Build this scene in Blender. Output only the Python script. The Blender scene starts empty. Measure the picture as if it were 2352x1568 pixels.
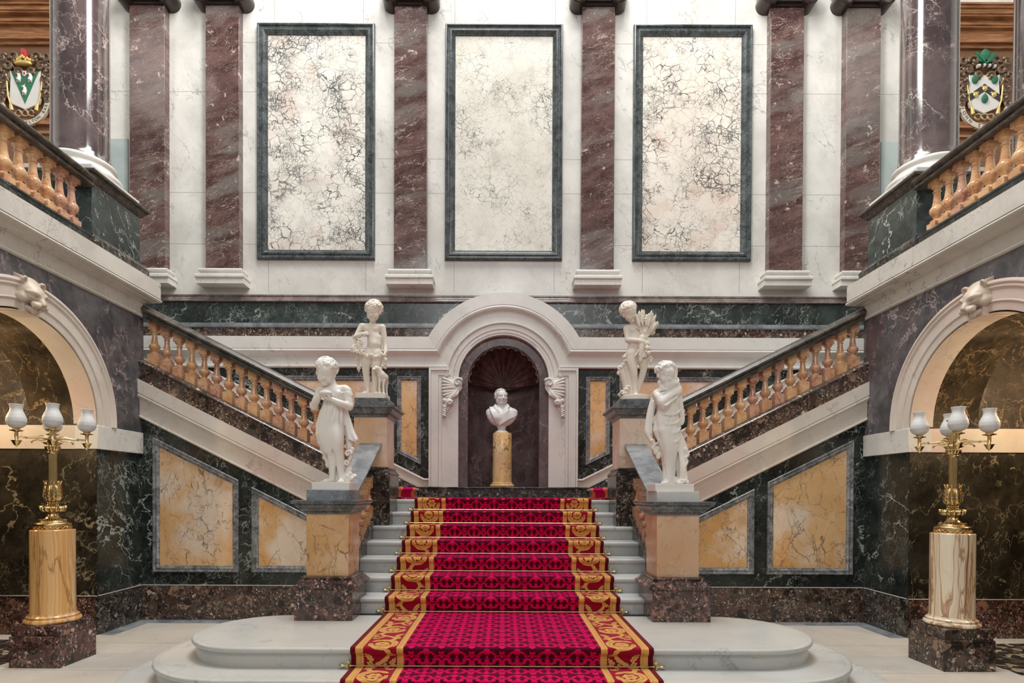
import bpy, bmesh, math, random
import numpy as np
from mathutils import Vector, Matrix
random.seed(7)
PI = math.pi
scene = bpy.context.scene
COL = scene.collection
# ---------------------------------------------------------------- camera
cd = bpy.data.cameras.new('camera')
cam = bpy.data.objects.new('camera', cd)
COL.objects.link(cam)
F_PX, PCX, PCY, PITCH, ROLL = 1333.0, 1156.4, 1146.66, 0.0092, 0.004
cd.sensor_fit = 'HORIZONTAL'
cd.sensor_width = 36.0
cd.lens = 36.0 * F_PX / 2352
cd.shift_x = (1176 - PCX) / 2352
cd.shift_y = (PCY - 784) / 2352
cd.clip_start = 0.05
cam.matrix_world = (Matrix.Translation((0.006, 0, 1.672)) @ Matrix.Rotation(PI / 2 - PITCH, 4, 'X')
                    @ Matrix.Rotation(ROLL, 4, 'Z'))
scene.camera = cam
# ---------------------------------------------------------------- world and lights
wd = bpy.data.worlds.new('world')
scene.world = wd
wd.use_nodes = True
bgn = wd.node_tree.nodes['Background']
bgn.inputs['Color'].default_value = (0.97, 0.985, 1.0, 1)
bgn.inputs['Strength'].default_value = 0.29
def area(name, loc, target, sx, sy, power, color=(1, 1, 1)):
    l = bpy.data.lights.new(name, 'AREA')
    l.shape = 'RECTANGLE'; l.size = sx; l.size_y = sy; l.energy = power; l.color = color
    o = bpy.data.objects.new(name, l); COL.objects.link(o)
    o.location = loc
    o.rotation_euler = (Vector(target) - Vector(loc)).to_track_quat('-Z', 'Y').to_euler()
    return o
def bulb(name, loc, power, color, size=0.08):
    l = bpy.data.lights.new(name, 'POINT')
    l.energy = power; l.color = color; l.shadow_soft_size = size
    o = bpy.data.objects.new(name, l); COL.objects.link(o); o.location = loc
    return o
area('roof_daylight', (0, 5.6, 16.5), (0, 6.0, 0), 7.0, 6.0, 1450, (1.0, 0.99, 0.975))
area('front_roof_daylight', (0, -3.5, 9.5), (0, 8.5, 5.0), 7.0, 3.0, 300, (1.0, 0.99, 0.98))
# tall glazed lantern hanging over the stair well: one bright face towards each side
for nm_, dx_, dy_, pw_ in (('west', -1, 0, 480), ('east', 1, 0, 480), ('south', 0, -1, 120), ('north', 0, 1, 22)):
    area('lantern_face_' + nm_, (.85 * dx_, 5.4 + .85 * dy_, 12.0), (.85 * dx_ * 9, 5.4 + 9 * dy_, 12.0), 1.6, 6.0, pw_, (1.0, .99, .97))
bulb('left_gallery_lamp', (-7.2, 7.0, 10.5), 90, (1.0, 0.95, 0.88), 0.9)
bulb('right_gallery_lamp', (7.2, 7.0, 10.5), 90, (1.0, 0.95, 0.88), 0.9)
bulb('left_passage_lamp', (-6.2, 5.6, 2.95), 85, (1.0, 0.72, 0.42))
bulb('right_passage_lamp', (6.2, 5.6, 2.95), 85, (1.0, 0.72, 0.42))
scene.view_settings.view_transform = 'Standard'
scene.view_settings.look = 'None'
scene.view_settings.gamma = 1.0
scene.view_settings.use_curve_mapping = False
scene.view_settings.exposure = 0.11

# ---------------------------------------------------------------- mesh helpers
def V(*a): return Vector(a if len(a) > 1 else a[0])
class MB:
    """collects vertices and faces of one mesh"""
    def __init__(s): s.v = []; s.f = []
    def add(s, vs, fs):
        b = len(s.v); s.v.extend([tuple(p) for p in vs]); s.f.extend([tuple(b + i for i in f) for f in fs])
    def box(s, x0, x1, y0, y1, z0, z1):
        x0, x1 = min(x0, x1), max(x0, x1); y0, y1 = min(y0, y1), max(y0, y1)
        s.add([(x, y, z) for z in (z0, z1) for y in (y0, y1) for x in (x0, x1)],
              [(0, 2, 3, 1), (4, 5, 7, 6), (0, 1, 5, 4), (2, 6, 7, 3), (0, 4, 6, 2), (1, 3, 7, 5)])
        return s
    def frustum(s, a, b, z0, z1):
        """a, b: (x0,x1,y0,y1) at z0 and z1"""
        vs = [(x, y, z) for (r, z) in ((a, z0), (b, z1)) for (x, y) in ((r[0], r[2]), (r[1], r[2]), (r[1], r[3]), (r[0], r[3]))]
        s.add(vs, [(3, 2, 1, 0), (4, 5, 6, 7)] + [(i, (i + 1) % 4, 4 + (i + 1) % 4, 4 + i) for i in range(4)]); return s
    def prism(s, pts, axis, a0, a1):
        m = {'x': lambda p, a: (a, p[0], p[1]), 'y': lambda p, a: (p[0], a, p[1]), 'z': lambda p, a: (p[0], p[1], a)}[axis]
        n = len(pts)
        s.add([m(p, a0) for p in pts] + [m(p, a1) for p in pts],
              [tuple(range(n))[::-1], tuple(range(n, 2 * n))] + [(i, (i + 1) % n, n + (i + 1) % n, n + i) for i in range(n)])
        return s
    def lathe(s, prof, c=(0, 0, 0), seg=32, a0=0.0, a1=2 * PI, axis='z', cap=True):
        full = abs(a1 - a0 - 2 * PI) < 1e-6
        na = seg if full else seg + 1
        vs = []
        for (r, h) in prof:
            for i in range(na):
                t = a0 + (a1 - a0) * i / seg
                x, y = r * math.cos(t), r * math.sin(t)
                p = (x, y, h) if axis == 'z' else ((h, x, y) if axis == 'x' else (x, h, y))
                vs.append((c[0] + p[0], c[1] + p[1], c[2] + p[2]))
        fs = []
        for j in range(len(prof) - 1):
            for i in range(seg):
                k = (i + 1) % na
                fs.append((j * na + i, j * na + k, (j + 1) * na + k, (j + 1) * na + i))
        if cap and full:
            if prof[0][0] > 1e-5: fs.append(tuple(range(na))[::-1])
            if prof[-1][0] > 1e-5: fs.append(tuple((len(prof) - 1) * na + i for i in range(na)))
        s.add(vs, fs); return s
    def tube(s, path, r, seg=8, cap=True):
        P = [Vector(p) for p in path]; n = len(P)
        rr = r if isinstance(r, (list, tuple)) else [r] * n
        up = Vector((0, 0, 1)); vs = []
        prev = None
        for i in range(n):
            d = (P[min(i + 1, n - 1)] - P[max(i - 1, 0)]).normalized()
            if prev is None:
                a = d.cross(up if abs(d.z) < .95 else Vector((1, 0, 0))).normalized()
            else:
                a = (prev - d * prev.dot(d)).normalized()
            prev = a; b = d.cross(a)
            for k in range(seg):
                t = 2 * PI * k / seg
                vs.append(P[i] + (a * math.cos(t) + b * math.sin(t)) * rr[i])
        fs = [(i * seg + k, i * seg + (k + 1) % seg, (i + 1) * seg + (k + 1) % seg, (i + 1) * seg + k) for i in range(n - 1) for k in range(seg)]
        if cap: fs += [tuple(range(seg))[::-1], tuple((n - 1) * seg + k for k in range(seg))]
        s.add(vs, fs); return s
    def ball(s, c, r, seg=12, rings=8):
        r = r if isinstance(r, (tuple, list)) else (r, r, r)
        b = len(s.v); vs = [(c[0], c[1], c[2] - r[2])]
        for j in range(1, rings):
            t = PI * j / rings
            for i in range(seg):
                a = 2 * PI * i / seg
                vs.append((c[0] + r[0] * math.sin(t) * math.cos(a), c[1] + r[1] * math.sin(t) * math.sin(a), c[2] - r[2] * math.cos(t)))
        vs.append((c[0], c[1], c[2] + r[2])); fs = []
        for i in range(seg): fs.append((0, 1 + (i + 1) % seg, 1 + i))
        for j in range(rings - 2):
            for i in range(seg):
                a = 1 + j * seg
                fs.append((a + i, a + (i + 1) % seg, a + seg + (i + 1) % seg, a + seg + i))
        e = len(vs) - 1; a = 1 + (rings - 2) * seg
        for i in range(seg): fs.append((a + i, a + (i + 1) % seg, e))
        s.add(vs, fs); return s
    def mould(s, path, n, prof, closed=True, cap=True, caps_m=None):
        """sweep profile (a = to the side n x dir, b = along n) along a path with mitres.
        caps_m: optional (m0, m1) side vectors at the open ends (for raking cuts)"""
        P = [Vector(p) for p in path]; n = Vector(n).normalized(); N = len(P); K = len(prof)
        ms = []
        for i in range(N):
            es = []
            if closed or i > 0: es.append((P[i] - P[i - 1]).normalized())
            if closed or i < N - 1: es.append((P[(i + 1) % N] - P[i]).normalized())
            ns = [n.cross(e) for e in es]
            m = ns[0] if len(ns) == 1 else (ns[0] + ns[1]) / (1 + ns[0].dot(ns[1]))
            if caps_m and i == 0: m = Vector(caps_m[0])
            if caps_m and i == N - 1: m = Vector(caps_m[1])
            ms.append(m)
        vs = [P[i] + ms[i] * a + n * b for i in range(N) for (a, b) in prof]
        fs = [(i * K + k, i * K + (k + 1) % K, ((i + 1) % N) * K + (k + 1) % K, ((i + 1) % N) * K + k)
              for i in range(N if closed else N - 1) for k in range(K)]
        if not closed and cap: fs += [tuple(range(K)), tuple((N - 1) * K + k for k in range(K))[::-1]]
        s.add(vs, fs); return s
    def mirror_x(s):
        s.v = [(-x, y, z) for (x, y, z) in s.v]; s.f = [f[::-1] for f in s.f]; return s
    def move(s, d): s.v = [(x + d[0], y + d[1], z + d[2]) for (x, y, z) in s.v]; return s

LOC = {}
def wloc(o): return LOC.get(o.name, Vector((0, 0, 0))) if o else Vector((0, 0, 0))
def tag(o, label=None, cat=None, group=None, kind=None):
    if label: o['label'] = label
    if cat: o['category'] = cat
    if group: o['group'] = group
    if kind: o['kind'] = kind
    return o
def thing(name, label, cat, loc, group=None):
    o = bpy.data.objects.new(name, None); COL.objects.link(o)
    o.empty_display_size = 0.1; o.location = loc; LOC[o.name] = Vector(loc)
    return tag(o, label, cat, group)
def mesh_from(name, mb, recalc=True, smooth=35):
    me = bpy.data.meshes.new(name)
    me.from_pydata([tuple(map(float, p)) for p in mb.v], [], mb.f)
    if recalc:
        bm = bmesh.new(); bm.from_mesh(me); bmesh.ops.recalc_face_normals(bm, faces=bm.faces); bm.to_mesh(me); bm.free()
    me.update()
    if smooth:
        me.polygons.foreach_set('use_smooth', [True] * len(me.polygons))
        me.set_sharp_from_angle(angle=math.radians(smooth))
    return me
def obj(name, mb, mat, parent=None, bevel=0, smooth=35, origin=None, recalc=True, label=None):
    """link ONE mesh object; vertices are given in world space"""
    if parent is not None: base = wloc(parent)
    elif origin is not None: base = Vector(origin)
    else:
        a = np.array(mb.v); base = Vector(((a[:, 0].min() + a[:, 0].max()) / 2, (a[:, 1].min() + a[:, 1].max()) / 2, a[:, 2].min()))
    mb.move((-base[0], -base[1], -base[2]))
    me = mesh_from(name, mb, recalc, smooth)
    o = bpy.data.objects.new(name, me); COL.objects.link(o)
    if parent is not None:
        o.parent = parent; LOC[o.name] = base
    else:
        o.location = base; LOC[o.name] = base
    if mat: me.materials.append(mat)
    if bevel:
        b = o.modifiers.new('bevel', 'BEVEL'); b.width = bevel; b.segments = 2; b.limit_method = 'ANGLE'; b.angle_limit = math.radians(40)
        b.harden_normals = False
    if label: o['label'] = label
    return o
def struct(name, mb, mat, bevel=0, parent=None, **k):
    o = obj(name, mb, mat, parent, bevel, **k)
    if parent is None: o['kind'] = 'structure'
    return o
def dup(o, dx, parent=None, group=None):
    """copy a thing (or part) with its parts, moved by dx"""
    c = o.copy(); COL.objects.link(c)
    if parent is not None: c.parent = parent
    c.location = Vector(o.location) + Vector(dx)
    for ch in list(o.children):
        k = ch.copy(); COL.objects.link(k); k.parent = c; k.location = ch.location
        for g in list(ch.children):
            q = g.copy(); COL.objects.link(q); q.parent = k
    return c
# ---------------------------------------------------------------- materials (all node based)
class G:
    def __init__(s, name):
        s.m = bpy.data.materials.new(name); s.m.use_nodes = True
        s.t = s.m.node_tree; s.t.nodes.clear()
    def n(s, typ, ins=None, **props):
        nd = s.t.nodes.new(typ)
        for k, v in props.items(): setattr(nd, k, v)
        for k, v in (ins or {}).items():
            sk = nd.inputs[k]
            if isinstance(v, bpy.types.NodeSocket): s.t.links.new(v, sk)
            else: sk.default_value = v
        return nd
    def pos(s, rnd=1.0, sc=(1, 1, 1), rot=(0, 0, 0)):
        p = s.n('ShaderNodeNewGeometry').outputs['Position']
        if rnd:
            r = s.n('ShaderNodeObjectInfo').outputs['Random']
            r = s.n('ShaderNodeVectorMath', {0: (37.0 * rnd, 23.0 * rnd, 51.0 * rnd), 'Scale': r}, operation='SCALE').outputs[0]
            p = s.n('ShaderNodeVectorMath', {0: p, 1: r}, operation='ADD').outputs[0]
        if tuple(sc) != (1, 1, 1) or tuple(rot) != (0, 0, 0):
            p = s.n('ShaderNodeMapping', {'Vector': p, 'Rotation': rot}).outputs[0]
            p = s.n('ShaderNodeMapping', {'Vector': p, 'Scale': sc}).outputs[0]
        return p
    def noise(s, v, sc, d=6, r=.55, dist=0.0, col=False):
        return s.n('ShaderNodeTexNoise', {'Vector': v, 'Scale': sc, 'Detail': d, 'Roughness': r, 'Distortion': dist}).outputs[1 if col else 0]
    def warp(s, v, sc, amt, d=4):
        c = s.noise(v, sc, d, .55, 0, True)
        c = s.n('ShaderNodeVectorMath', {0: c, 1: (.5, .5, .5)}, operation='SUBTRACT').outputs[0]
        c = s.n('ShaderNodeVectorMath', {0: c, 'Scale': amt}, operation='SCALE').outputs[0]
        return s.n('ShaderNodeVectorMath', {0: v, 1: c}, operation='ADD').outputs[0]
    def vor(s, v, sc, feature='DISTANCE_TO_EDGE', out=0, rnd=1.0):
        nd = s.n('ShaderNodeTexVoronoi', feature=feature)
        s.t.links.new(v, nd.inputs['Vector']); nd.inputs['Scale'].default_value = sc; nd.inputs['Randomness'].default_value = rnd
        return nd.outputs[out]
    def mth(s, op, a, b=0.0, c=0.0, clamp=False):
        nd = s.n('ShaderNodeMath', {0: a, 1: b, 2: c}, operation=op); nd.use_clamp = clamp
        return nd.outputs[0]
    def rng(s, x, a, b, c=0.0, d=1.0, smooth=True):
        nd = s.n('ShaderNodeMapRange', {'Value': x, 'From Min': a, 'From Max': b, 'To Min': c, 'To Max': d})
        nd.interpolation_type = 'SMOOTHSTEP' if smooth else 'LINEAR'
        return nd.outputs[0]
    def mix(s, f, a, b, mode='MIX'):
        nd = s.n('ShaderNodeMix', data_type='RGBA', blend_type=mode)
        for i, v in ((0, f), (6, a), (7, b)):
            if isinstance(v, bpy.types.NodeSocket): s.t.links.new(v, nd.inputs[i])
            else: nd.inputs[i].default_value = (*v, 1) if isinstance(v, (tuple, list)) and len(v) == 3 else v
        return nd.outputs[2]
    def ramp(s, f, stops, interp='LINEAR'):
        nd = s.n('ShaderNodeValToRGB', {0: f}); r = nd.color_ramp; r.interpolation = interp
        while len(r.elements) < len(stops): r.elements.new(.5)
        for e, (p, c) in zip(r.elements, stops): e.position = p; e.color = (*c, 1)
        return nd.outputs[0]
    def vein(s, v, sc, w, d=6, r=.6, dist=0.0):
        """thin line where a noise crosses one half"""
        x = s.noise(v, sc, d, r, dist)
        x = s.mth('ABSOLUTE', s.mth('SUBTRACT', x, .5))
        return s.rng(x, 0.0, w, 1.0, 0.0)
    def out(s, col, rough=.25, metal=0.0, bump=None, bstr=.2, bdist=.01, coat=0.0, **kw):
        b = s.n('ShaderNodeBsdfPrincipled')
        def st(k, v):
            if isinstance(v, bpy.types.NodeSocket): s.t.links.new(v, b.inputs[k])
            else: b.inputs[k].default_value = (*v, 1) if isinstance(v, (tuple, list)) and len(v) == 3 else v
        st('Base Color', col); st('Roughness', rough); st('Metallic', metal); st('Coat Weight', coat)
        for k, v in kw.items(): st(k.replace('_', ' '), v)
        if bump is not None:
            bn = s.n('ShaderNodeBump', {'Height': bump, 'Strength': bstr, 'Distance': bdist})
            s.t.links.new(bn.outputs[0], b.inputs['Normal'])
        o = s.n('ShaderNodeOutputMaterial'); s.t.links.new(b.outputs[0], o.inputs[0])
        return s.m

def mat_white(name, base=(.76, .735, .68), dark=(.60, .58, .53), veinc=(.30, .30, .29), amt=.55, rough=.28, warm=None, joints=None, vs=1.6):
    g = G(name); p = g.pos(1.0, (1, 1, 1), (.3, .5, .4)); w = g.warp(p, 2.0, .5)
    c = g.mix(g.rng(g.noise(w, 1.3, 5), .35, .7), base, dark)
    if warm: c = g.mix(g.rng(g.noise(p, .6, 3), .45, .65), c, warm)
    q = g.n('ShaderNodeMapping', {'Vector': p, 'Scale': (1, 1, .45)}).outputs[0]
    k = g.rng(g.noise(p, .9, 3), .45, .62)
    v1 = g.mth('MULTIPLY', g.vein(g.warp(q, 1.8, .35), vs, .0075, 6, .56), k)
    v2 = g.mth('MULTIPLY', g.vein(g.warp(p, 5, .20), vs * 4.0, .012, 5, .58), g.rng(g.noise(p, 1.7, 3), .42, .66))
    e = g.mth('SUBTRACT', 1.0, g.mth('DIVIDE', g.vor(g.warp(q, 6, .22, 6), vs * 6), .030), 0, True)
    v3 = g.mth('MULTIPLY', e, g.mth('MULTIPLY', g.rng(g.noise(p, 1.1, 4), .48, .66), g.rng(g.noise(p, 9, 4), .40, .62)))
    haze = g.mth('MULTIPLY', g.rng(g.noise(g.warp(q, 2, .5), 2.6, 7, .62), .50, .72), .32)
    c = g.mix(g.mth('MULTIPLY', haze, amt * 1.3), c, tuple(x * .55 for x in base))
    c = g.mix(g.mth('MULTIPLY', v1, min(1, amt * 1.5)), c, veinc)
    c = g.mix(g.mth('MULTIPLY', v2, amt * 1.0), c, veinc)
    c = g.mix(g.mth('MULTIPLY', v3, amt * 1.1), c, veinc)
    if joints:
        sep = g.n('ShaderNodeSeparateXYZ', {0: g.n('ShaderNodeNewGeometry').outputs['Position']})
        ax = g.mth('ABSOLUTE', sep.outputs[0])
        lines = None
        for kind, a, lo, hi in joints:
            q, r = {'h': (sep.outputs[2], ax), 'v': (ax, sep.outputs[2]), 'fy': (sep.outputs[1], ax)}[kind]
            l = g.mth('LESS_THAN', g.mth('ABSOLUTE', g.mth('SUBTRACT', q, a)), .0045)
            l = g.mth('MULTIPLY', l, g.mth('GREATER_THAN', r, lo)); l = g.mth('MULTIPLY', l, g.mth('LESS_THAN', r, hi))
            lines = l if lines is None else g.mth('MAXIMUM', lines, l)
        c = g.mix(g.mth('MULTIPLY', lines, .7), c, (.22, .20, .17))
    return g.out(c, rough)
M = {}
WJ = [('h', 6.77, 0, 9), ('h', 8.47, 4, 9), ('h', 9.30, 1.8, 4.5), ('h', 7.35, 1.0, 2.3), ('v', 2.4, 9.6, 13), ('v', 3.9, 9.6, 13), ('v', .85, 9.6, 13), ('v', .85, 5.1, 5.62), ('v', 2.35, 5.1, 5.62), ('v', 4.0, 5.1, 5.62), ('h', 5.9, 1.8, 9)]
M['wall'] = mat_white('white_wall_marble', joints=WJ)
M['white'] = mat_white('white_marble')
M['string'] = mat_white('cream_pink_marble', (.74, .68, .60), (.62, .54, .47), (.36, .30, .27), .5, .3, (.70, .55, .48))
M['pale_green'] = mat_white('pale_green_marble', (.48, .54, .52), (.36, .43, .42), (.20, .25, .24), .6, .3)
M['niche_stone'] = mat_white('grey_white_marble', (.74, .72, .67), (.64, .62, .57), (.42, .41, .39), .45, .3)
M['step'] = mat_white('step_marble', (.60, .60, .58), (.44, .45, .44), (.20, .21, .21), .5, .32)
M['platform'] = mat_white('platform_marble', (.58, .585, .56), (.48, .485, .465), (.28, .28, .275), .45, .3, (.60, .57, .51))
M['gallery_string'] = mat_white('gallery_string_marble', (.68, .645, .58), (.56, .53, .47), (.27, .26, .24), .7, .3)
M['floor'] = mat_white('floor_marble', (.66, .61, .54), (.56, .52, .46), (.36, .34, .31), .35, .22, joints=[('fy', y_, 0, 12) for y_ in (6.45, 5.45, 4.45)] + [('v', x_, 0, 0) for x_ in ()])

def mat_dark(name, a, b, vc, veins=1.0, rough=.14, sc=1.0, second=None, rot=(.4, .3, .9)):
    g = G(name); p = g.pos(1.0, (1, 1, 1), rot); w = g.warp(p, 1.6 * sc, .55); w2 = g.warp(p, 6 * sc, .18)
    c = g.mix(g.rng(g.noise(w, 2.2 * sc, 8, .65), .35, .68), a, b)
    if second: c = g.mix(g.rng(g.noise(w, 1.1 * sc, 6, .6), .52, .66), c, second)
    q = g.n('ShaderNodeMapping', {'Vector': p, 'Scale': (1, .45, 1)}).outputs[0]
    q2 = g.n('ShaderNodeMapping', {'Vector': p, 'Rotation': (.9, .2, .5)}).outputs[0]; q2 = g.n('ShaderNodeMapping', {'Vector': q2, 'Scale': (.4, 1, 1)}).outputs[0]
    k = g.rng(g.noise(p, 1.0 * sc, 4), .44, .58)
    v1 = g.mth('MULTIPLY', g.vein(g.warp(q, 1.6 * sc, .4), 1.5 * sc, .010, 6, .56), k)
    v2 = g.mth('MULTIPLY', g.vein(g.warp(q2, 4 * sc, .16), 4.2 * sc, .011, 5, .56), g.rng(g.noise(p, 1.8 * sc, 4), .42, .58))
    e1 = g.mth('SUBTRACT', 1.0, g.mth('DIVIDE', g.vor(g.warp(q, 5 * sc, .16, 6), 7 * sc), .028), 0, True)
    e2 = g.mth('SUBTRACT', 1.0, g.mth('DIVIDE', g.vor(g.warp(q2, 9 * sc, .10, 6), 15 * sc), .05), 0, True)
    v3 = g.mth('MULTIPLY', g.mth('MAXIMUM', e1, g.mth('MULTIPLY', e2, .7)), g.mth('MULTIPLY', g.rng(g.noise(p, 1.3 * sc, 4), .40, .64), g.rng(g.noise(p, 8 * sc, 5), .38, .60)))
    gr = g.mth('MULTIPLY', g.rng(g.noise(g.warp(q, 12, .1), 38 * sc, 6, .75), .54, .72), g.rng(g.noise(p, 2.4 * sc, 4), .40, .65))
    fac = g.mth('MAXIMUM', g.mth('MULTIPLY', v1, .95 * veins), g.mth('MAXIMUM', g.mth('MULTIPLY', v2, .7 * veins), g.mth('MAXIMUM', g.mth('MULTIPLY', v3, .45 * veins), g.mth('MULTIPLY', gr, .22 * veins))), 0, True)
    c = g.mix(fac, c, vc)
    return g.out(c, rough)
M['green'] = mat_dark('dark_green_marble', (.009, .012, .011), (.034, .042, .037), (.46, .50, .45), 1.0, .16)
M['greend'] = mat_dark('green_dado_marble', (.014, .022, .020), (.058, .078, .070), (.50, .52, .47), 1.0, .22)
M['spandrel'] = mat_dark('grey_purple_marble', (.050, .047, .052), (.15, .145, .15), (.48, .38, .36), .9, .3, 1.1, (.085, .055, .058))
M['vault'] = mat_dark('brown_veined_marble', (.026, .021, .015), (.075, .058, .038), (.42, .28, .15), .75, .18, 1.0)
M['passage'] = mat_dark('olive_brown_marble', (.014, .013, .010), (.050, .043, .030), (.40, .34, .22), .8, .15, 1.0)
M['purple'] = mat_dark('purple_marble', (.080, .052, .054), (.17, .125, .125), (.42, .28, .24), .65, .25, 1.2, (.10, .06, .058))
M['shell'] = mat_dark('dark_red_marble', (.045, .020, .018), (.12, .06, .052), (.30, .15, .12), .6, .22, 2.0)
M['blackm'] = mat_dark('black_green_marble', (.012, .014, .013), (.045, .048, .045), (.34, .35, .32), .5, .2, 2.0)
M['bardiglio'] = mat_dark('blue_grey_marble', (.16, .175, .19), (.33, .35, .36), (.55, .57, .58), .6, .28, 2.0)
M['frame'] = mat_dark('grey_frame_marble', (.080, .082, .086), (.30, .30, .30), (.60, .60, .60), .8, .2, 4.0)
M['framebig'] = mat_dark('green_grey_frame_marble', (.030, .036, .036), (.10, .115, .115), (.34, .36, .35), .5, .2, 3.0)
M['rail'] = mat_dark('black_brown_rail_marble', (.030, .025, .020), (.115, .095, .075), (.36, .29, .22), .5, .3, 3.0)
M['cap'] = mat_dark('dark_grey_cap_marble', (.05, .054, .056), (.16, .17, .175), (.45, .47, .46), .55, .22, 3.0)
M['cornice'] = mat_dark('brown_pink_cornice_marble', (.13, .10, .09), (.28, .22, .20), (.45, .38, .33), .5, .25, 2.5)

def mat_red():
    g = G('red_brown_marble'); p = g.pos(.6, (1, 1, 1), (0, .35, 0)); q = g.n('ShaderNodeMapping', {'Vector': p, 'Scale': (1, 1, 3.2)}).outputs[0]
    w = g.warp(q, 1.2, .9, 6)
    c = g.mix(g.rng(g.noise(w, 1.6, 8, .65), .32, .68), (.048, .018, .016), (.145, .078, .068))
    c = g.mix(g.rng(g.noise(w, .8, 5), .50, .66), c, (.135, .112, .10))
    v1 = g.mth('MULTIPLY', g.vein(w, 2.4, .010, 6, .56), g.rng(g.noise(p, 1.6, 4), .42, .60))
    v2 = g.mth('MULTIPLY', g.vein(g.warp(q, 5, .4), 9, .014, 6, .62), g.rng(g.noise(p, 2.6, 4), .42, .62))
    fl = g.mth('MAXIMUM', g.rng(g.noise(g.warp(p, 9, .12), 5.5, 9, .75), .60, .64), g.mth('MULTIPLY', g.rng(g.noise(g.warp(q, 16, .06), 26, 8, .8), .54, .68), .6))
    c = g.mix(g.mth('MAXIMUM', g.mth('MULTIPLY', v1, .8), g.mth('MAXIMUM', g.mth('MULTIPLY', v2, .5), g.mth('MULTIPLY', fl, .8))), c, (.62, .50, .42))
    return g.out(c, .16)
M['red'] = mat_red()
def mat_column():
    g = G('column_red_marble'); p = g.pos(.6, (1, 1, .7), (.5, .3, 0)); w = g.warp(p, 1.3, .8, 6)
    c = g.mix(g.rng(g.noise(w, 1.8, 8, .62), .35, .68), (.045, .026, .026), (.135, .095, .090))
    c = g.mix(g.rng(g.noise(p, 1.0, 4), .5, .7), c, (.075, .068, .062))
    v1 = g.mth('MULTIPLY', g.mth('MAXIMUM', g.vein(w, 2.0, .010, 4, .5), g.mth('MULTIPLY', g.vein(g.warp(p, 4, .2), 7, .016, 5, .6), .6)), g.rng(g.noise(p, 2.0, 4), .42, .58))
    c = g.mix(g.mth('MULTIPLY', v1, .85), c, (.60, .47, .42))
    return g.out(c, .12, coat=1.0, Coat_Roughness=.16)
M['column'] = mat_column()

def mat_breccia(name, base, base2, vc, sc=5.0, w=.045, rough=.22, pink=None, dens=.5):
    """cream marble with dark crackled veins round angular fragments"""
    g = G(name); p = g.pos(1.0); q = g.warp(g.warp(p, 1.3, .45), 6, .12, 6)
    c = g.mix(g.rng(g.noise(q, 1.2, 6), .38, .66), base, base2)
    if pink: c = g.mix(g.mth('MULTIPLY', g.rng(g.noise(p, 1.7, 4), .50, .68), .8), c, pink)
    m = g.rng(g.noise(g.warp(p, 1, .8), 1.3, 6, .65), dens - .10, dens + .14)
    def edge(v, sc_, w_): return g.rng(g.mth('DIVIDE', g.vor(v, sc_), w_), .35, 1.0, 1, 0)
    n1 = g.rng(g.noise(p, 2.3, 5), .36, .64)
    w1 = g.mth('ADD', .008, g.mth('MULTIPLY', m, w))
    a = g.mth('MULTIPLY', edge(q, sc, w1), g.mth('ADD', .45, g.mth('MULTIPLY', n1, .55)))
    b = g.mth('MULTIPLY', edge(g.warp(p, 7, .12, 6), sc * 2.4, g.mth('MULTIPLY', w1, 1.3)), g.rng(g.noise(p, 2.9, 5), .44, .58))
    c3 = g.mth('MULTIPLY', edge(g.warp(p, 12, .07, 6), sc * 5.2, g.mth('MULTIPLY', w1, 1.9)), g.mth('MULTIPLY', m, g.rng(g.noise(p, 4.1, 5), .46, .58)))
    f = g.mth('MAXIMUM', a, g.mth('MAXIMUM', b, c3))
    blot = g.mth('MULTIPLY', g.rng(g.noise(g.warp(p, 3, .3), 4.2, 8, .68), .60, .64), m)
    f = g.mth('MAXIMUM', f, g.mth('MULTIPLY', blot, .95), 0, True)
    c = g.mix(g.mth('MULTIPLY', g.rng(g.noise(q, 3.2, 7, .65), .48, .70), .35), c, tuple(x * .5 for x in base))
    c = g.mix(g.mth('MULTIPLY', f, .93), c, vc)
    return g.out(c, rough)
M['breccia1'] = mat_breccia('cream_breccia_dense', (.80, .77, .69), (.70, .66, .58), (.055, .057, .060), 6.0, .060, .22, (.68, .56, .48), .47)
M['breccia2'] = mat_breccia('cream_breccia_pale', (.82, .79, .70), (.74, .69, .59), (.16, .155, .14), 7.5, .040, .22, None, .52)
M['breccia3'] = mat_breccia('pink_breccia', (.81, .76, .67), (.74, .66, .57), (.06, .058, .055), 6.2, .055, .22, (.68, .53, .43), .48)
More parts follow.
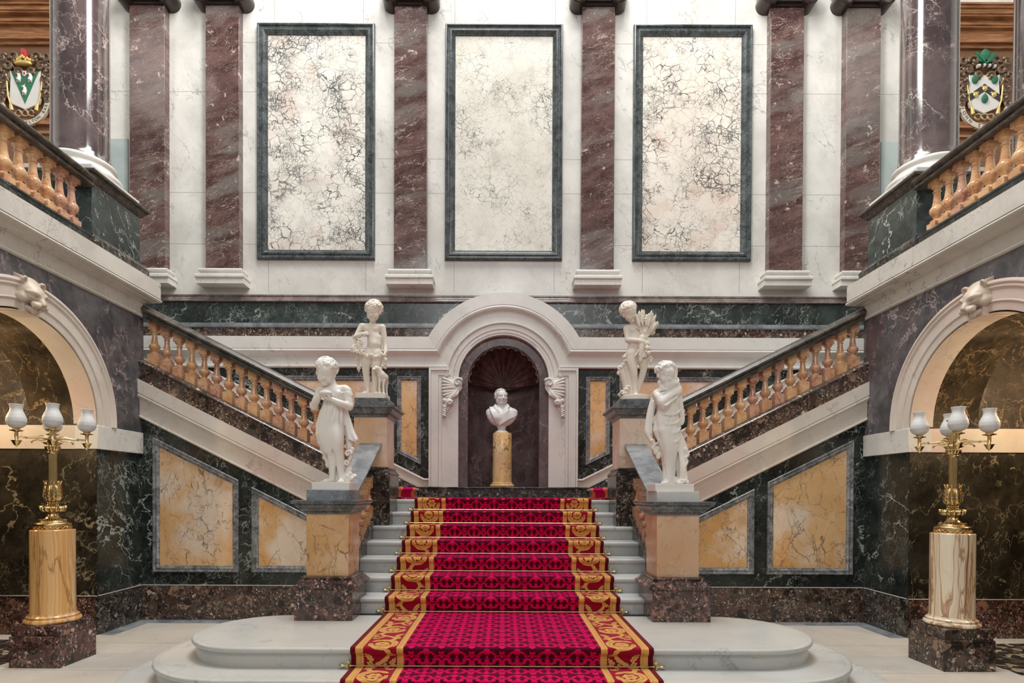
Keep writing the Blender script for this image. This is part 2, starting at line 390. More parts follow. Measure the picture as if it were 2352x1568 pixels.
def mat_siena(name='siena_marble', hi=(.78, .50, .25), lo=(.66, .36, .13), pale=(.80, .66, .52), vc=(.16, .11, .07), amt=.75):
    g = G(name); p = g.pos(1.0); w = g.warp(g.warp(p, 1.6, .5), 7, .1)
    c = g.mix(g.rng(g.noise(w, 1.3, 6), .35, .65), hi, lo)
    c = g.mix(g.rng(g.noise(g.warp(p, .9, .7), 1.1, 5), .46, .64), c, pale)
    st = g.n('ShaderNodeMapping', {'Vector': g.warp(g.warp(p, 1.6, .3), 8, .10, 6), 'Scale': (1, 1, .55)}).outputs[0]
    m = g.rng(g.noise(p, 1.6, 5), .42, .60)
    def edge(v, sc_, w_): return g.rng(g.mth('DIVIDE', g.vor(v, sc_), w_), .35, 1.0, 1, 0)
    w1 = g.mth('ADD', .008, g.mth('MULTIPLY', m, .024))
    a = g.mth('MULTIPLY', edge(st, 5.0, w1), g.rng(g.noise(p, 3.5, 5), .42, .56))
    b = g.mth('MULTIPLY', edge(g.warp(st, 9, .08, 6), 12.0, g.mth('MULTIPLY', w1, 1.7)), g.mth('MULTIPLY', m, g.rng(g.noise(p, 4.5, 5), .48, .60)))
    f = g.mth('MAXIMUM', a, g.mth('MAXIMUM', b, g.mth('MULTIPLY', g.vein(st, 2.2, .006, 6, .58), .8)), 0, True)
    c = g.mix(g.mth('MULTIPLY', g.mth('MULTIPLY', g.rng(g.noise(g.warp(p, 2, .5), 1.9, 6), .56, .70), m), .45), c, (.30, .29, .27))
    c = g.mix(g.mth('MULTIPLY', g.rng(g.noise(g.n('ShaderNodeMapping', {'Vector': w, 'Scale': (3, 3, .6)}).outputs[0], 3.0, 7, .65), .42, .75), .35), c, lo)
    c = g.mix(g.mth('MULTIPLY', f, amt), c, vc)
    return g.out(c, .22)
M['siena'] = mat_siena()
M['siena_pink'] = mat_siena('pink_siena_marble', (.74, .50, .32), (.66, .38, .20), (.80, .66, .54), (.30, .19, .13), .45)
M['siena_col'] = mat_siena('veined_siena_marble', (.72, .47, .20), (.60, .36, .13), (.72, .56, .33), (.14, .085, .04), .9)
def mat_plinth(name='brown_breccia', ks=1.0, tone=(1, 1, 1)):
    g = G(name); p = g.pos(1.0); q = g.warp(p, 5, .12)
    def T(c): return tuple(a * b * ks for a, b in zip(c, tone))
    nz = g.vor(q, 7.5, 'F1', 1); f = g.n('ShaderNodeSeparateColor', {0: nz}).outputs[0]
    c1 = g.ramp(f, [(0, T((.020, .016, .014))), (.35, T((.060, .036, .030))), (.62, T((.10, .060, .048))), (.80, T((.055, .055, .050))), (.93, T((.26, .17, .11))), (1, T((.34, .27, .20)))], 'CONSTANT')
    nz2 = g.vor(g.warp(p, 14, .05), 26, 'F1', 1); f2 = g.n('ShaderNodeSeparateColor', {0: nz2}).outputs[1]
    c2 = g.ramp(f2, [(0, T((.030, .022, .020))), (.4, T((.080, .048, .042))), (.7, T((.13, .085, .065))), (.9, T((.24, .17, .13))), (.965, T((.55, .48, .40)))], 'CONSTANT')
    c = g.mix(g.rng(g.noise(p, 4.5, 5, .6), .44, .52), c1, c2)
    e = g.mth('SUBTRACT', 1.0, g.mth('DIVIDE', g.vor(q, 7.5), .03), 0, True)
    c = g.mix(g.mth('MULTIPLY', e, .5), c, T((.14, .10, .085)))
    nz3 = g.vor(g.warp(p, 20, .03), 62, 'F1', 1); f3 = g.n('ShaderNodeSeparateColor', {0: nz3}).outputs[2]
    c3 = g.ramp(f3, [(0, T((.02, .015, .014))), (.35, T((.075, .05, .042))), (.62, T((.15, .095, .075))), (.82, T((.27, .20, .15))), (.95, T((.50, .43, .36)))], 'CONSTANT')
    c = g.mix(g.mth('MULTIPLY', g.rng(g.noise(g.warp(p, 6, .1), 9, 7, .7), .47, .55), .85), c, c3)
    v = g.mth('MULTIPLY', g.vein(g.warp(p, 4, .3), 3.2, .010, 8, .6), g.rng(g.noise(p, 2.0, 3), .50, .62))
    c = g.mix(g.mth('MULTIPLY', v, .7), c, (.5, .46, .40))
    return g.out(c, .17)
M['plinth'] = mat_plinth(ks=1.15, tone=(1, .98, .92))
M['plinth2'] = mat_plinth('dark_grey_breccia', .85, (.8, 1.0, 1.05))
M['plinth_red'] = mat_plinth('red_brown_breccia', 1.25, (1.1, .9, .9))
def mat_baluster():
    g = G('peach_alabaster'); p = g.pos(.35)
    r = g.n('ShaderNodeObjectInfo').outputs['Random']
    c = g.mix(g.rng(g.noise(g.warp(p, 4, .2), 6, 6), .35, .68), (.78, .50, .26), (.60, .30, .14))
    c = g.mix(g.rng(r, .35, .95), c, g.mix(g.noise(p, 8, 5), (.72, .48, .34), (.50, .22, .13)))
    v = g.mth('MULTIPLY', g.vein(g.warp(p, 7, .12), 9, .018, 6, .62), g.rng(g.mth('ADD', g.noise(p, 5, 3), g.mth('MULTIPLY', r, .16)), .46, .60))
    c = g.mix(g.mth('MULTIPLY', v, .85), c, (.24, .055, .03))
    c = g.mix(g.mth('MULTIPLY', g.rng(g.noise(g.warp(p, 5, .2), 11, 6, .65), .50, .66), g.rng(r, .2, .9)), c, (.44, .16, .09))
    return g.out(c, .18, coat=.3)
M['baluster'] = mat_baluster()
def mat_onyx(name, a, b, cst):
    g = G(name); p = g.pos(.4, (1, 1, .16)); w = g.warp(p, 2.2, .22)
    s = g.n('ShaderNodeSeparateXYZ', {0: w})
    x = g.mth('MULTIPLY', g.mth('ADD', s.outputs[0], g.mth('MULTIPLY', s.outputs[1], .7)), 15.0)
    n = g.noise(g.n('ShaderNodeCombineXYZ', {0: x, 1: g.mth('MULTIPLY', s.outputs[2], .9), 2: 0.0}).outputs[0], .55 * (a or 1), 7, .62)
    c = g.ramp(n, cst)
    c = g.mix(g.mth('MULTIPLY', g.vein(g.warp(p, 3, .3), 2.6, .02, 6), .8), c, (.36, .16, .05))
    return g.out(c, .12, coat=.4)
M['onyx1'] = mat_onyx('orange_onyx', 1.0, 0, [(.30, (.42, .16, .04)), (.42, (.70, .36, .11)), (.50, (.80, .48, .20)), (.56, (.62, .30, .09)), (.64, (.80, .56, .33)), (.75, (.84, .70, .52))])
M['onyx2'] = mat_onyx('banded_cream_onyx', 1.6, 0, [(.33, (.24, .10, .045)), (.40, (.60, .36, .18)), (.45, (.84, .73, .57)), (.50, (.80, .64, .44)), (.53, (.40, .20, .09)), (.56, (.82, .70, .54)), (.62, (.70, .48, .28)), (.70, (.34, .16, .07))])
def simple(name, col, rough=.5, metal=0.0, var=.1, sc=8, bump=0, **kw):
    g = G(name); p = g.pos(1.0)
    c = g.mix(g.noise(p, sc, 5), tuple(x * (1 - var) for x in col), tuple(min(1, x * (1 + var)) for x in col))
    return g.out(c, rough, metal, bump=g.noise(p, sc * 4, 4) if bump else None, bstr=bump, **kw)
M['statue'] = simple('statue_marble', (.86, .82, .75), .38, 0, .05, 3, Subsurface_Weight=0.0)
M['statue_warm'] = simple('aged_statue_marble', (.80, .73, .63), .4, 0, .09, 5)
M['bust'] = simple('bust_marble', (.76, .76, .74), .4, 0, .05, 4)
M['lion'] = simple('stone_mask_marble', (.58, .48, .38), .45, 0, .10, 6)
M['brass'] = simple('polished_brass', (.66, .48, .23), .20, 1.0, .08, 20)
M['rod'] = simple('brass_rod', (.80, .62, .30), .25, 1.0, .05, 20)
M['bronze'] = simple('dark_bronze', (.06, .045, .04), .25, .6, .2, 10)
M['gold'] = simple('gilt_paint', (.78, .56, .20), .35, .45, .15, 20)
def mat_carving():
    g = G('aged_gilt_carving'); pt = g.n('ShaderNodeNewGeometry').outputs['Pointiness']
    c = g.mix(g.noise(g.pos(1), 9, 4), (.045, .024, .014), (.11, .06, .035))
    return g.out(g.mix(g.rng(pt, .50, .60), c, (.52, .36, .20)), .4, .15)
M['gold_dark'] = mat_carving()
M['silver'] = simple('silvery_paint', (.74, .72, .68), .4, .1, .1, 10)
M['red_paint'] = simple('red_enamel', (.55, .015, .03), .25)
M['green_paint'] = simple('green_enamel', (.02, .16, .08), .25, 0, .2)
M['black_paint'] = simple('black_enamel', (.03, .03, .035), .35)
M['ribbon'] = simple('painted_ribbon', (.62, .56, .46), .5)
M['ink'] = simple('lettering_paint', (.06, .04, .03), .6)
M['cable'] = simple('black_cable', (.012, .012, .012), .5)
M['pavers'] = None
def mat_wood():
    g = G('oak_panelling'); p = g.pos(.3, (1, 1, 10)); w = g.warp(p, 2, .3)
    c = g.mix(g.rng(g.noise(w, 3, 8, .6), .35, .65), (.20, .075, .026), (.40, .18, .07))
    return g.out(c, .35)
M['wood'] = mat_wood()
M['wood_dark'] = simple('dark_oak_ground', (.19, .085, .038), .4, 0, .2, 6)
def mat_glass():
    g = G('frosted_glass'); p = g.pos(1)
    return g.out(g.mix(g.noise(p, 30, 3), (.80, .80, .78), (.88, .88, .86)), .5, Transmission_Weight=.25, Subsurface_Weight=.0)
M['glass'] = mat_glass()
def mat_mosaic():
    g = G('pebble_mosaic'); p = g.pos(0, (1, 1, 1)); e = g.vor(p, 16, 'F1', 1)
    f = g.n('ShaderNodeSeparateColor', {0: e}).outputs[0]
    c = g.ramp(f, [(0, (.02, .02, .02)), (.55, (.10, .08, .06)), (.75, (.42, .36, .27))], 'CONSTANT')
    c = g.mix(g.rng(g.vor(p, 16), 0, .08, 1, 0), c, (.05, .045, .04))
    return g.out(c, .3)
M['mosaic'] = mat_mosaic()
# ---------------------------------------------------------------- the setting
YB, YW, XS, YC = 9.9, 7.64, 4.755, 7.64      # back wall, stair wall face, side wall face, corner
FZ, LZ = 0.48, 1.60                          # platform and landing heights
def rk(x, z0=0.0): return z0 + .5 * (abs(x) - 4.76)      # raking line of the side flights
struct('floor', MB().box(-12, 12, -4, 10.3, -.25, 0), M['floor'])
for s, nm in ((-1, 'left'), (1, 'right')):
    struct('trim_1' if s < 0 else 'trim_2', MB().box(s * 4.555, s * 4.755, 6.8, 7.44, -.01, .003).box(s * 1.9, s * 4.755, 7.435, 7.64, -.01, .0032), M['bardiglio'])
    struct('trim_3' if s < 0 else 'trim_4', MB().box(s * 4.78, s * 9, 6.56, 6.8, -.01, .003).box(s * 4.72, s * 4.84, 4.8, 6.8, -.01, .0035), M['white'])
    struct('floor_mosaic_' + nm, MB().box(s * 4.84, s * 9, 4.8, 6.56, -.01, .002), M['mosaic'])
    # white slab joints of the floor (thin inlaid lines)
    jl = MB()
    for x in (-3.1,) : pass
# back wall with the niche opening cut out
NC, NR = 3.604, .767                          # niche arch centre height and opening radius
arc = [(NR * math.cos(t), NC + NR * math.sin(t)) for t in np.linspace(0, PI, 33)]
mb = MB()
mb.prism([(-12, 0), (-NR, 0), (-NR, NC)] + arc[::-1][1:-1] + [(NR, NC), (NR, 0), (12, 0), (12, 13.5), (-12, 13.5)], 'y', YB, YB + .3)
struct('wall_back', mb, M['wall'])
struct('wall_left_end', MB().box(-12, -11.7, 2, 9.9, 0, 13.5), M['white'])
struct('wall_right_end', MB().box(11.7, 12, 2, 9.9, 0, 13.5), M['white'])
# cap moulding of the dado and the bands below it, cut round the niche arch (left run, right run)
R0 = 1.447
def hx(z): return math.sqrt(max(R0 * R0 - (z - NC) ** 2, 0)) if z < NC + R0 else 0.0
capprof = [(0, 0), (0, .055), (.025, .055), (.03, .045), (.045, .05), (.06, .06), (.075, .06), (.085, .075), (.105, .085), (.118, .085), (.118, 0)]
mb = MB().mould([(12, YB, 5.029), (-12, YB, 5.029)], (0, -1, 0), capprof, closed=False)
struct('trim_dado_cap', mb, M['cornice'])
def band_piece(z0, z1, th, s):
    """slab on the back wall from the arch ring outwards"""
    zs = np.linspace(z0, z1, 9)
    pts = [(s * (hx(z) - .02), z) for z in zs] + [(s * 12, z1), (s * 12, z0)]
    return MB().prism(pts, 'y', YB - th, YB + .05)
for s, nm in ((-1, 'left'), (1, 'right')):
    struct('trim_green_band_' + nm, band_piece(4.556, 5.029, .03, s), M['greend'])
    mbx = band_piece(4.50, 4.556, .045, s)
    x0 = hx(4.53); mbx.mould([(s * 12, YB - .03, 4.512), (s * x0, YB - .03, 4.512)][::(1 if s > 0 else -1)], (0, -1, 0), [(0, 0), (0, .03), (.012, .03), (.02, .022), (.032, .022), (.032, 0)], closed=False)
    struct('trim_white_line_' + nm, mbx, M['bardiglio'])
    struct('trim_brown_band_' + nm, band_piece(4.31, 4.50, .03, s), M['plinth'])
# niche surround: archivolt, shoulders and jambs of pale marble
nt = thing('niche_surround', 'pale marble arched surround with moulded archivolt framing the central wall niche', 'arch surround', (0, YB, 1.79))
ents = [(.0, .0), (.0, .15), (.20, .15), (.207, .145), (.215, .145), (.235, .155), (.262, .145), (.285, .115), (.30, .095), (.31, .085), (.32, .085), (.325, .075), (.47, .075), (.475, .09), (.49, .093), (.505, .08), (.51, .06), (.585, .06), (.592, .05), (.598, .045), (.64, .045), (.646, .038), (.653, .035), (.68, .035), (.68, 0)]
t0 = math.asin((4.31 - NC) / R0)
# every line of the profile runs down until it meets its level counterpart
mb = MB(); NU = 72
for part_, fixed_ in (([e_ for e_ in ents if e_[0] <= .456] + [(.456, .075), (.456, 0)], False), ([(.452, 0), (.452, .0745)] + [e_ for e_ in ents if e_[0] >= .47], True)):
    vs = []
    for (a, b) in part_:
        ta = .055 if fixed_ else math.asin(max(-1, min(1, (4.305 - a - NC) / (R0 - a))))
        for u in np.linspace(0, 1, NU):
            th = ta + (PI - 2 * ta) * u
            vs.append(((R0 - a) * math.cos(th), YB - b, NC + (R0 - a) * math.sin(th)))
    K_ = len(part_)
    mb.add(vs, [(k * NU + i, k * NU + i + 1, ((k + 1) % K_) * NU + i + 1, ((k + 1) % K_) * NU + i) for k in range(K_) for i in range(NU - 1)] + [tuple(k * NU for k in range(K_)), tuple(k * NU + NU - 1 for k in range(K_))[::-1]])
obj('archivolt', mb, M['niche_stone'], nt, smooth=30)
for s in (-1, 1):
    sh = MB()
    # flat shoulder plate and jamb
    zs = np.linspace(3.66, 4.32, 8)
    sh.prism([(s * NR, 1.79), (s * NR, NC)] + [(s * NR * math.cos(t), NC + NR * math.sin(t)) for t in np.linspace(0, .8, 8)] + [(s * .74, 4.31), (s * 1.262, 4.31), (s * 1.262, 1.79)], 'y', YB - .04, YB)
    sh.prism([(s * .96, 3.70), (s * .94, 4.31), (s * 1.262, 4.31), (s * 1.262, 3.70)], 'y', YB - .074, YB - .03)
    obj('shoulder', sh, M['niche_stone'], nt, smooth=30)
    jb = MB()
    jb.prism([(s * 1.262, 1.79), (s * 1.262, 3.80), (s * .92, 3.80), (s * .92, 3.755), (s * 1.225, 3.755), (s * 1.225, 1.79)], 'y', YB - .10, YB)
    jb.prism([(s * 1.225, 1.79), (s * 1.225, 3.755), (s * .90, 3.755), (s * .90, 3.675), (s * 1.10, 3.675), (s * 1.10, 1.79)], 'y', YB - .075, YB)
    jb.prism([(s * 1.10, 1.79), (s * 1.10, 3.675), (s * .86, 3.675), (s * .86, 3.635), (s * 1.045, 3.635), (s * 1.045, 1.79)], 'y', YB - .055, YB)
    obj('jamb', jb, M['niche_stone'], nt, bevel=.004)
# horizontal entablature running off to both sides of the arch
for s, nm in ((-1, 'left'), (1, 'right')):
    e2 = [(0, 0), (0, .15), (.20, .15), (.207, .145), (.215, .145), (.235, .155), (.262, .145), (.285, .115), (.30, .095), (.31, .085), (.32, .085), (.325, .075), (.455, .075), (.46, .095), (.49, .10), (.505, .085), (.505, 0)]
    x0 = hx(4.31)
    m_ = MB()
    path = [(s * 12, YB, 4.305), (s * x0, YB, 4.305)]
    if s < 0: path = path[::-1]
    # side vector must point down; mitre against the arch with a radial cut
    m_.mould(path, (0, -1, 0), e2, closed=False)
    if max(p[2] for p in m_.v) > 4.4: m_ = MB().mould(path[::-1], (0, -1, 0), e2, closed=False)
    # pull the inner end of every profile line to the matching arc
    vv = []
    for (x, y, z) in m_.v:
        if abs(x) < 2: 
            a = 4.305 - z; R = R0 - a
            x = s * math.sqrt(max(R * R - (z - NC) ** 2, .9)) if a < .46 else s * .95
        vv.append((x, y, z))
    m_.v = vv
    struct('trim_entablature_' + nm, m_, M['string'] if False else M['niche_stone'])
# niche interior: purple reveal, half cylinder, ribbed shell
ni = thing('wall_niche', 'round headed purple marble niche behind the bust, with a carved shell hood', 'niche', (0, YB, 1.79))
mb = MB()
pr = [(NR * math.cos(t), NC + NR * math.sin(t)) for t in np.linspace(0, PI, 33)]
pi_ = [(.612 * math.cos(t), NC + .612 * math.sin(t)) for t in np.linspace(0, PI, 33)]
outer = [(NR, 1.79)] + pr + [(-NR, 1.79)]; inn = [(.612, 1.79)] + pi_ + [(-.612, 1.79)]
n_ = len(outer)
mb.add([(x, YB + .07, z) for x, z in outer] + [(x, YB + .07, z) for x, z in inn] + [(x, YB + .16, z) for x, z in inn],
       [(i, i + 1, n_ + i + 1, n_ + i) for i in range(n_ - 1)] + [(n_ + i, n_ + i + 1, 2 * n_ + i + 1, 2 * n_ + i) for i in range(n_ - 1)])
obj('reveal', mb, M['purple'], ni)
mb = MB(); mb.lathe([(.645, 1.79), (.645, 3.80)], (0, YB + .14, 0), 32, 0, PI, cap=False)
obj('niche_wall', mb, M['purple'], ni)
# shell: ribs radiating from a hinge low at the back
vs, fs = [], []
NA, NB_ = 180, 22
c0 = np.array([0, YB + .60, 3.56])
for i in range(NA + 1):
    a = PI * i / NA
    rib = math.cos(a * 13 * 2)              # 13 ribs
    rp = (1 - abs(math.sin(a * 13)) ** .8)
    for j in range(NB_ + 1):
        t = j / NB_
        R = .625
        # great circle from hinge at the back to rim at the front
        ph = t * PI / 2
        rim = np.array([R * math.cos(a), 0, R * math.sin(a)])
        back = np.array([0, R * .82, .02])
        p = rim * math.sin(ph) + back * math.cos(ph)
        p = p * (1 - .10 * t * rp) 
        fl = .035 * t ** 3 * rp
        y = YB + .12 + p[1] - .02 * t
        vs.append((p[0], y, 3.60 + p[2] * 1.0 - (.02 if a in (0, PI) else 0)))
for i in range(NA):
    for j in range(NB_):
        q = i * (NB_ + 1) + j
        fs.append((q, q + 1, q + NB_ + 2, q + NB_ + 1))
mb = MB(); mb.add(vs, fs)
so = obj('shell_hood', mb, M['shell'], ni, recalc=False, smooth=50)
md = so.modifiers.new('thick', 'SOLIDIFY'); md.thickness = .02
# scalloped rim of the shell
rim = []
for i in range(0, 361):
    a = PI * i / 360
    rp = (1 - abs(math.sin(a * 13)) ** .7)
    R = .600 - .035 * rp
    rim.append((R * math.cos(a), YB + .085 + .03 * rp, 3.60 + R * math.sin(a)))
obj('shell_rim', MB().tube(rim, .013, 6), M['purple'], ni)
lip = [(x, YB + .12 + .53 * math.sqrt(max(0, 1 - (x / .63) ** 2)), 3.60 + .0 - .03 * math.cos(x / .6 * PI)) for x in np.linspace(-.62, .62, 41)]
obj('shell_lip', MB().tube(lip, [.02 + .022 * math.exp(-(x / .12) ** 2) for x in np.linspace(-.62, .62, 41)], 8), M['shell'], ni)
struct('trim_niche_ledge', MB().box(-1.5, 1.5, YB - .07, YB + .9, 1.60, 1.765).box(-1.5, 1.5, YB - .085, YB + .9, 1.765, 1.79), M['plinth2'], bevel=.004)

# lower back wall each side of the niche: raking skirting, green field, framed panels
frame_prof = [(0, 0), (0, .03), (.006, .036), (.018, .036), (.024, .028), (.034, .024), (.040, .030), (.056, .030), (.066, .018), (.080, .012), (.083, .004), (.083, 0)]
def panel(name, label, pts, y, mat, fmat, prof, n=(0, -1, 0), thick=.006, grp=None):
    """framed marble panel on a frontal wall; pts = outer corners (x,z)"""
    cx = sum(p[0] for p in pts) / len(pts); cz = min(p[1] for p in pts)
    t = thing(name, label, 'marble panel', (cx, y, cz), grp)
    P = [(x, y, z) for x, z in pts]
    area2 = sum(pts[i][0] * pts[(i + 1) % len(pts)][1] - pts[(i + 1) % len(pts)][0] * pts[i][1] for i in range(len(pts)))
    if area2 > 0: P = P[::-1]
    f = MB().mould(P, n, prof)
    w = prof[-1][0]
    # inner polygon
    ip = MB().mould(P, n, [(w - .004, 0), (w - .004, thick)])
    iv = [ip.v[i * 2 + 1] for i in range(len(P))]
    ok = all(min(x for x, _ in pts) <= v[0] <= max(x for x, _ in pts) for v in iv)
    if not ok:
        P = P[::-1]; f = MB().mould(P, n, prof); ip = MB().mould(P, n, [(w - .004, 0), (w - .004, thick)]); iv = [ip.v[i * 2 + 1] for i in range(len(P))]
    obj('frame', f, fmat, t, smooth=30)
    k = MB(); k.add([(x, y - thick, z) for (x, _, z) in iv] + [(x, y, z) for (x, _, z) in iv],
                    [tuple(range(len(iv)))] + [tuple(range(len(iv), 2 * len(iv)))] + [(i, (i + 1) % len(iv), len(iv) + (i + 1) % len(iv), len(iv) + i) for i in range(len(iv))])
    obj('marble_slab', k, mat, t)
    return t
for s, nm in ((-1, 'left'), (1, 'right')):
    q = lambda x: .5 * (x - 1.40)
    xe = 6.2
    struct('trim_green_field_' + nm, MB().prism([(s * 1.26, 1.6), (s * 1.26, 3.81), (s * 12, 3.81), (s * 12, 1.6)], 'y', YB - .015, YB + .05), M['green'])
    struct('baseboard_' + nm, MB().prism([(s * 1.30, 1.60), (s * 1.30, 1.79), (s * 1.46, 1.79), (s * xe, 1.79 + .5 * (xe - 1.46)), (s * xe, 1.6)], 'y', YB - .05, YB), M['plinth2'])
    sk = MB().prism([(s * 1.262, 1.79), (s * 1.262, 1.925), (s * 1.35, 1.925), (s * xe, 1.925 + .5 * (xe - 1.35)), (s * xe, 1.79 + .5 * (xe - 1.46)), (s * 1.46, 1.79)], 'y', YB - .035, YB)
    pth = [(s * 1.262, YB - .03, 1.90), (s * 1.35, YB - .03, 1.90), (s * xe, YB - .03, 1.90 + .5 * (xe - 1.35))]
    sk.mould(pth if s < 0 else pth[::-1], (0, -1, 0), [(-.035, 0), (-.035, .02), (-.028, .035), (-.01, .04), (.004, .025), (.015, 0)], closed=False)
    struct('trim_raking_skirting_' + nm, sk, M['string'])
    lab = ['tall narrow siena marble panel between niche and pedestal, left of the niche', 'tall narrow siena marble panel between niche and pedestal, right of the niche'][s > 0]
    panel('marble_panel', lab, [(s * 1.400, 2.165), (s * 1.400, 3.665), (s * 1.808, 3.665), (s * 1.808, 2.369)], YB - .015, M['siena'], M['frame'], [(a * .9, b) for a, b in frame_prof])
    lab = ['raking pink marble panel on back wall behind left statue of a child', 'raking pink marble panel on back wall behind right statue of a child'][s > 0]
    panel('marble_panel', lab, [(s * 1.965, 2.44), (s * 1.965, 3.665), (s * 4.38, 3.665)], YB - .015, M['siena_pink'], M['frame'], frame_prof)

# big framed breccia panels of the upper wall
bigf = [(0, 0), (0, .05), (.012, .075), (.030, .080), (.042, .070), (.048, .050), (.075, .046), (.082, .060), (.110, .062), (.130, .045), (.150, .022), (.160, .020), (.163, .008), (.170, .008), (.170, 0)]
for nm, x0, x1, mt, lab in (('l', -4.18, -2.19, 'breccia1', 'left of three tall breccia panels, densely black veined, in a dark moulded frame'),
                            ('c', -1.005, .98, 'breccia2', 'centre of three tall breccia panels, palest, in a dark moulded frame'),
                            ('r', 2.17, 4.175, 'breccia3', 'right of three tall breccia panels, pinkish with black veins at its top right')):
    panel('marble_panel', lab, [(x0, 5.632), (x0, 9.585), (x1, 9.585), (x1, 5.632)], YB, M[mt], M['framebig'], bigf, thick=.004)
# white flat bands between the panels (plain raised strips beside the pilasters)
def pilaster(x0, x1, lab, loop=True):
    y0, y1 = YB - .15, YB
    t = thing('pilaster', lab, 'pilaster', ((x0 + x1) / 2, YB, 5.147))
    obj('shaft', MB().box(x0, x1, y0, y1, 5.42, 9.80), M['red'], t, bevel=.006)
    b = MB(); c = .5 * (x0 + x1); w = .5 * (x1 - x0)
    b.box(x0 - .115, x1 + .115, y0 - .10, y1, 5.147, 5.235)
    pr = [(.115, 5.235), (.128, 5.25), (.128, 5.285), (.115, 5.30), (.075, 5.305), (.055, 5.33), (.065, 5.35), (.085, 5.36), (.088, 5.385), (.075, 5.405), (.03, 5.408), (.012, 5.42)]
    for (a, z0), (d, z1) in zip(pr[:-1], pr[1:]):
        b.frustum((x0 - a, x1 + a, y0 - a, y1), (x0 - d, x1 + d, y0 - d, y1), z0, z1)
    obj('base', b, M['white'], t, smooth=40)
    k = MB().box(x0 - .02, x1 + .02, y0 - .03, y1, 9.80, 9.84)
    k.prism([(x0 - .02, 9.84), (x1 + .02, 9.84), (x1 + .06, 10.02), (x0 - .06, 10.02)], 'y', y0 - .08, y1)
    for q in (x0 - .05, x1 + .05):
        k.lathe([(0, y0 - .14), (.03, y0 - .14), (.035, y0 - .12), (.12, y0 - .10), (.135, y0 - .12), (.15, y0 - .10), (.15, y1), (0, y1)], (q, 0, 9.93), 24, axis='y', cap=False)
    k.box(x0 - .2, x1 + .2, y0 - .16, y1, 10.06, 10.16)
    obj('capital', k, M['bronze'], t, smooth=30)
    v = MB()
    for q in (x0 - .05, x1 + .05):
        sp = [(q + (.11 - .09 * a / 12.5) * math.cos(a), y0 - .125, 9.93 + (.11 - .09 * a / 12.5) * math.sin(a)) for a in np.linspace(0, 12.5, 50)]
        v.tube(sp, .010, 6)
    obj('volute', v, M['silver'], t)
pl_ = [('inner red marble pilaster, left of the centre panel', -1.845, -1.30), ('inner red marble pilaster, right of the centre panel', 1.285, 1.835),
       ('red marble pilaster left of the left breccia panel', -4.995, -4.435), ('red marble pilaster right of the right breccia panel', 4.435, 4.99),
       ('outermost left red marble pilaster beside the big column', -6.265, -5.68), ('outermost right red marble pilaster beside the big column', 5.70, 6.27)]
for lab, a, b in pl_: pilaster(a, b, lab)

# stair walls facing the hall (under the side flights)
for s, nm in ((-1, 'left'), (1, 'right')):
    struct('wall_front_' + nm, MB().prism([(s * 4.755, 0), (s * 1.42, 0), (s * 1.42, rk(1.42, 3.17)), (s * 4.755, 3.17)], 'y', YW, YW + .05), M['green'])
    struct('baseboard_front_' + nm, MB().box(s * 4.755, s * 1.42, YW - .022, YW, 0, .45).box(s * 4.755, s * 1.42, YW - .020, YW, .45, .457), M['plinth'])
    for i, (xa, xb, lab) in enumerate(((4.60, 3.475, 'large'), (3.30, 1.50, 'small'))):
        side = ['left', 'right'][s > 0]
        pts = [(s * xa, .632), (s * xa, rk(xa, 2.485)), (s * xb, rk(xb, 2.485)), (s * xb, .632)]
        l = ('larger outer siena marble panel with sloping top on the %s stair wall' if i == 0 else 'smaller siena marble panel partly behind the %s front pedestal') % side
        panel('marble_panel', l, pts, YW, M['siena'], M['frame'], [(a * 1.02, b * .9) for a, b in frame_prof], thick=.003)
    # raking pale string
    st = MB()
    zt = 3.155
    xo = 4.79
    prof = [(0, 0), (0, .085), (.165, .085), (.17, .075), (.18, .075), (.195, .085), (.215, .075), (.235, .055), (.25, .045), (.44, .04), (.445, .05), (.46, .052), (.475, .035), (.475, 0)]
    pth = [(s * xo, YW, rk(xo, zt)), (s * 1.5, YW, rk(1.5, zt))]
    if s > 0: pth = pth[::-1]
    t_ = MB().mould(pth, (0, -1, 0), [(a * .94, b) for a, b in prof], closed=False, caps_m=None)
    if np.array(t_.v)[:, 2].mean() > rk(3.1, zt): t_ = MB().mould(pth[::-1], (0, -1, 0), [(a * .94, b) for a, b in prof], closed=False)
    # plumb cut of the outer end
    t_.v = [(s * 4.80 if abs(x) > 4.4 else x, y, z - (.5 * (abs(x) - 4.80) if abs(x) > 4.4 else 0)) for (x, y, z) in t_.v]
    struct('trim_raking_string_' + nm, t_, M['string'])

for s, nm in ((-1, 'left'), (1, 'right')):
    struct('trim_dado_slab_' + nm, MB().box(s * 6.38, s * 6.78, YB - .02, YB + .01, 5.15, 7.66), M['pale_green'])
    struct('trim_plinth_joint_' + nm, MB().box(s * 4.755, s * 1.42, YW - .024, YW, .457, .463).box(s * 4.741, s * 4.76, 6.78, 7.64, .457, .463).box(s * 4.741, s * 8.9, 6.776, 6.80, .457, .463), M['white'])
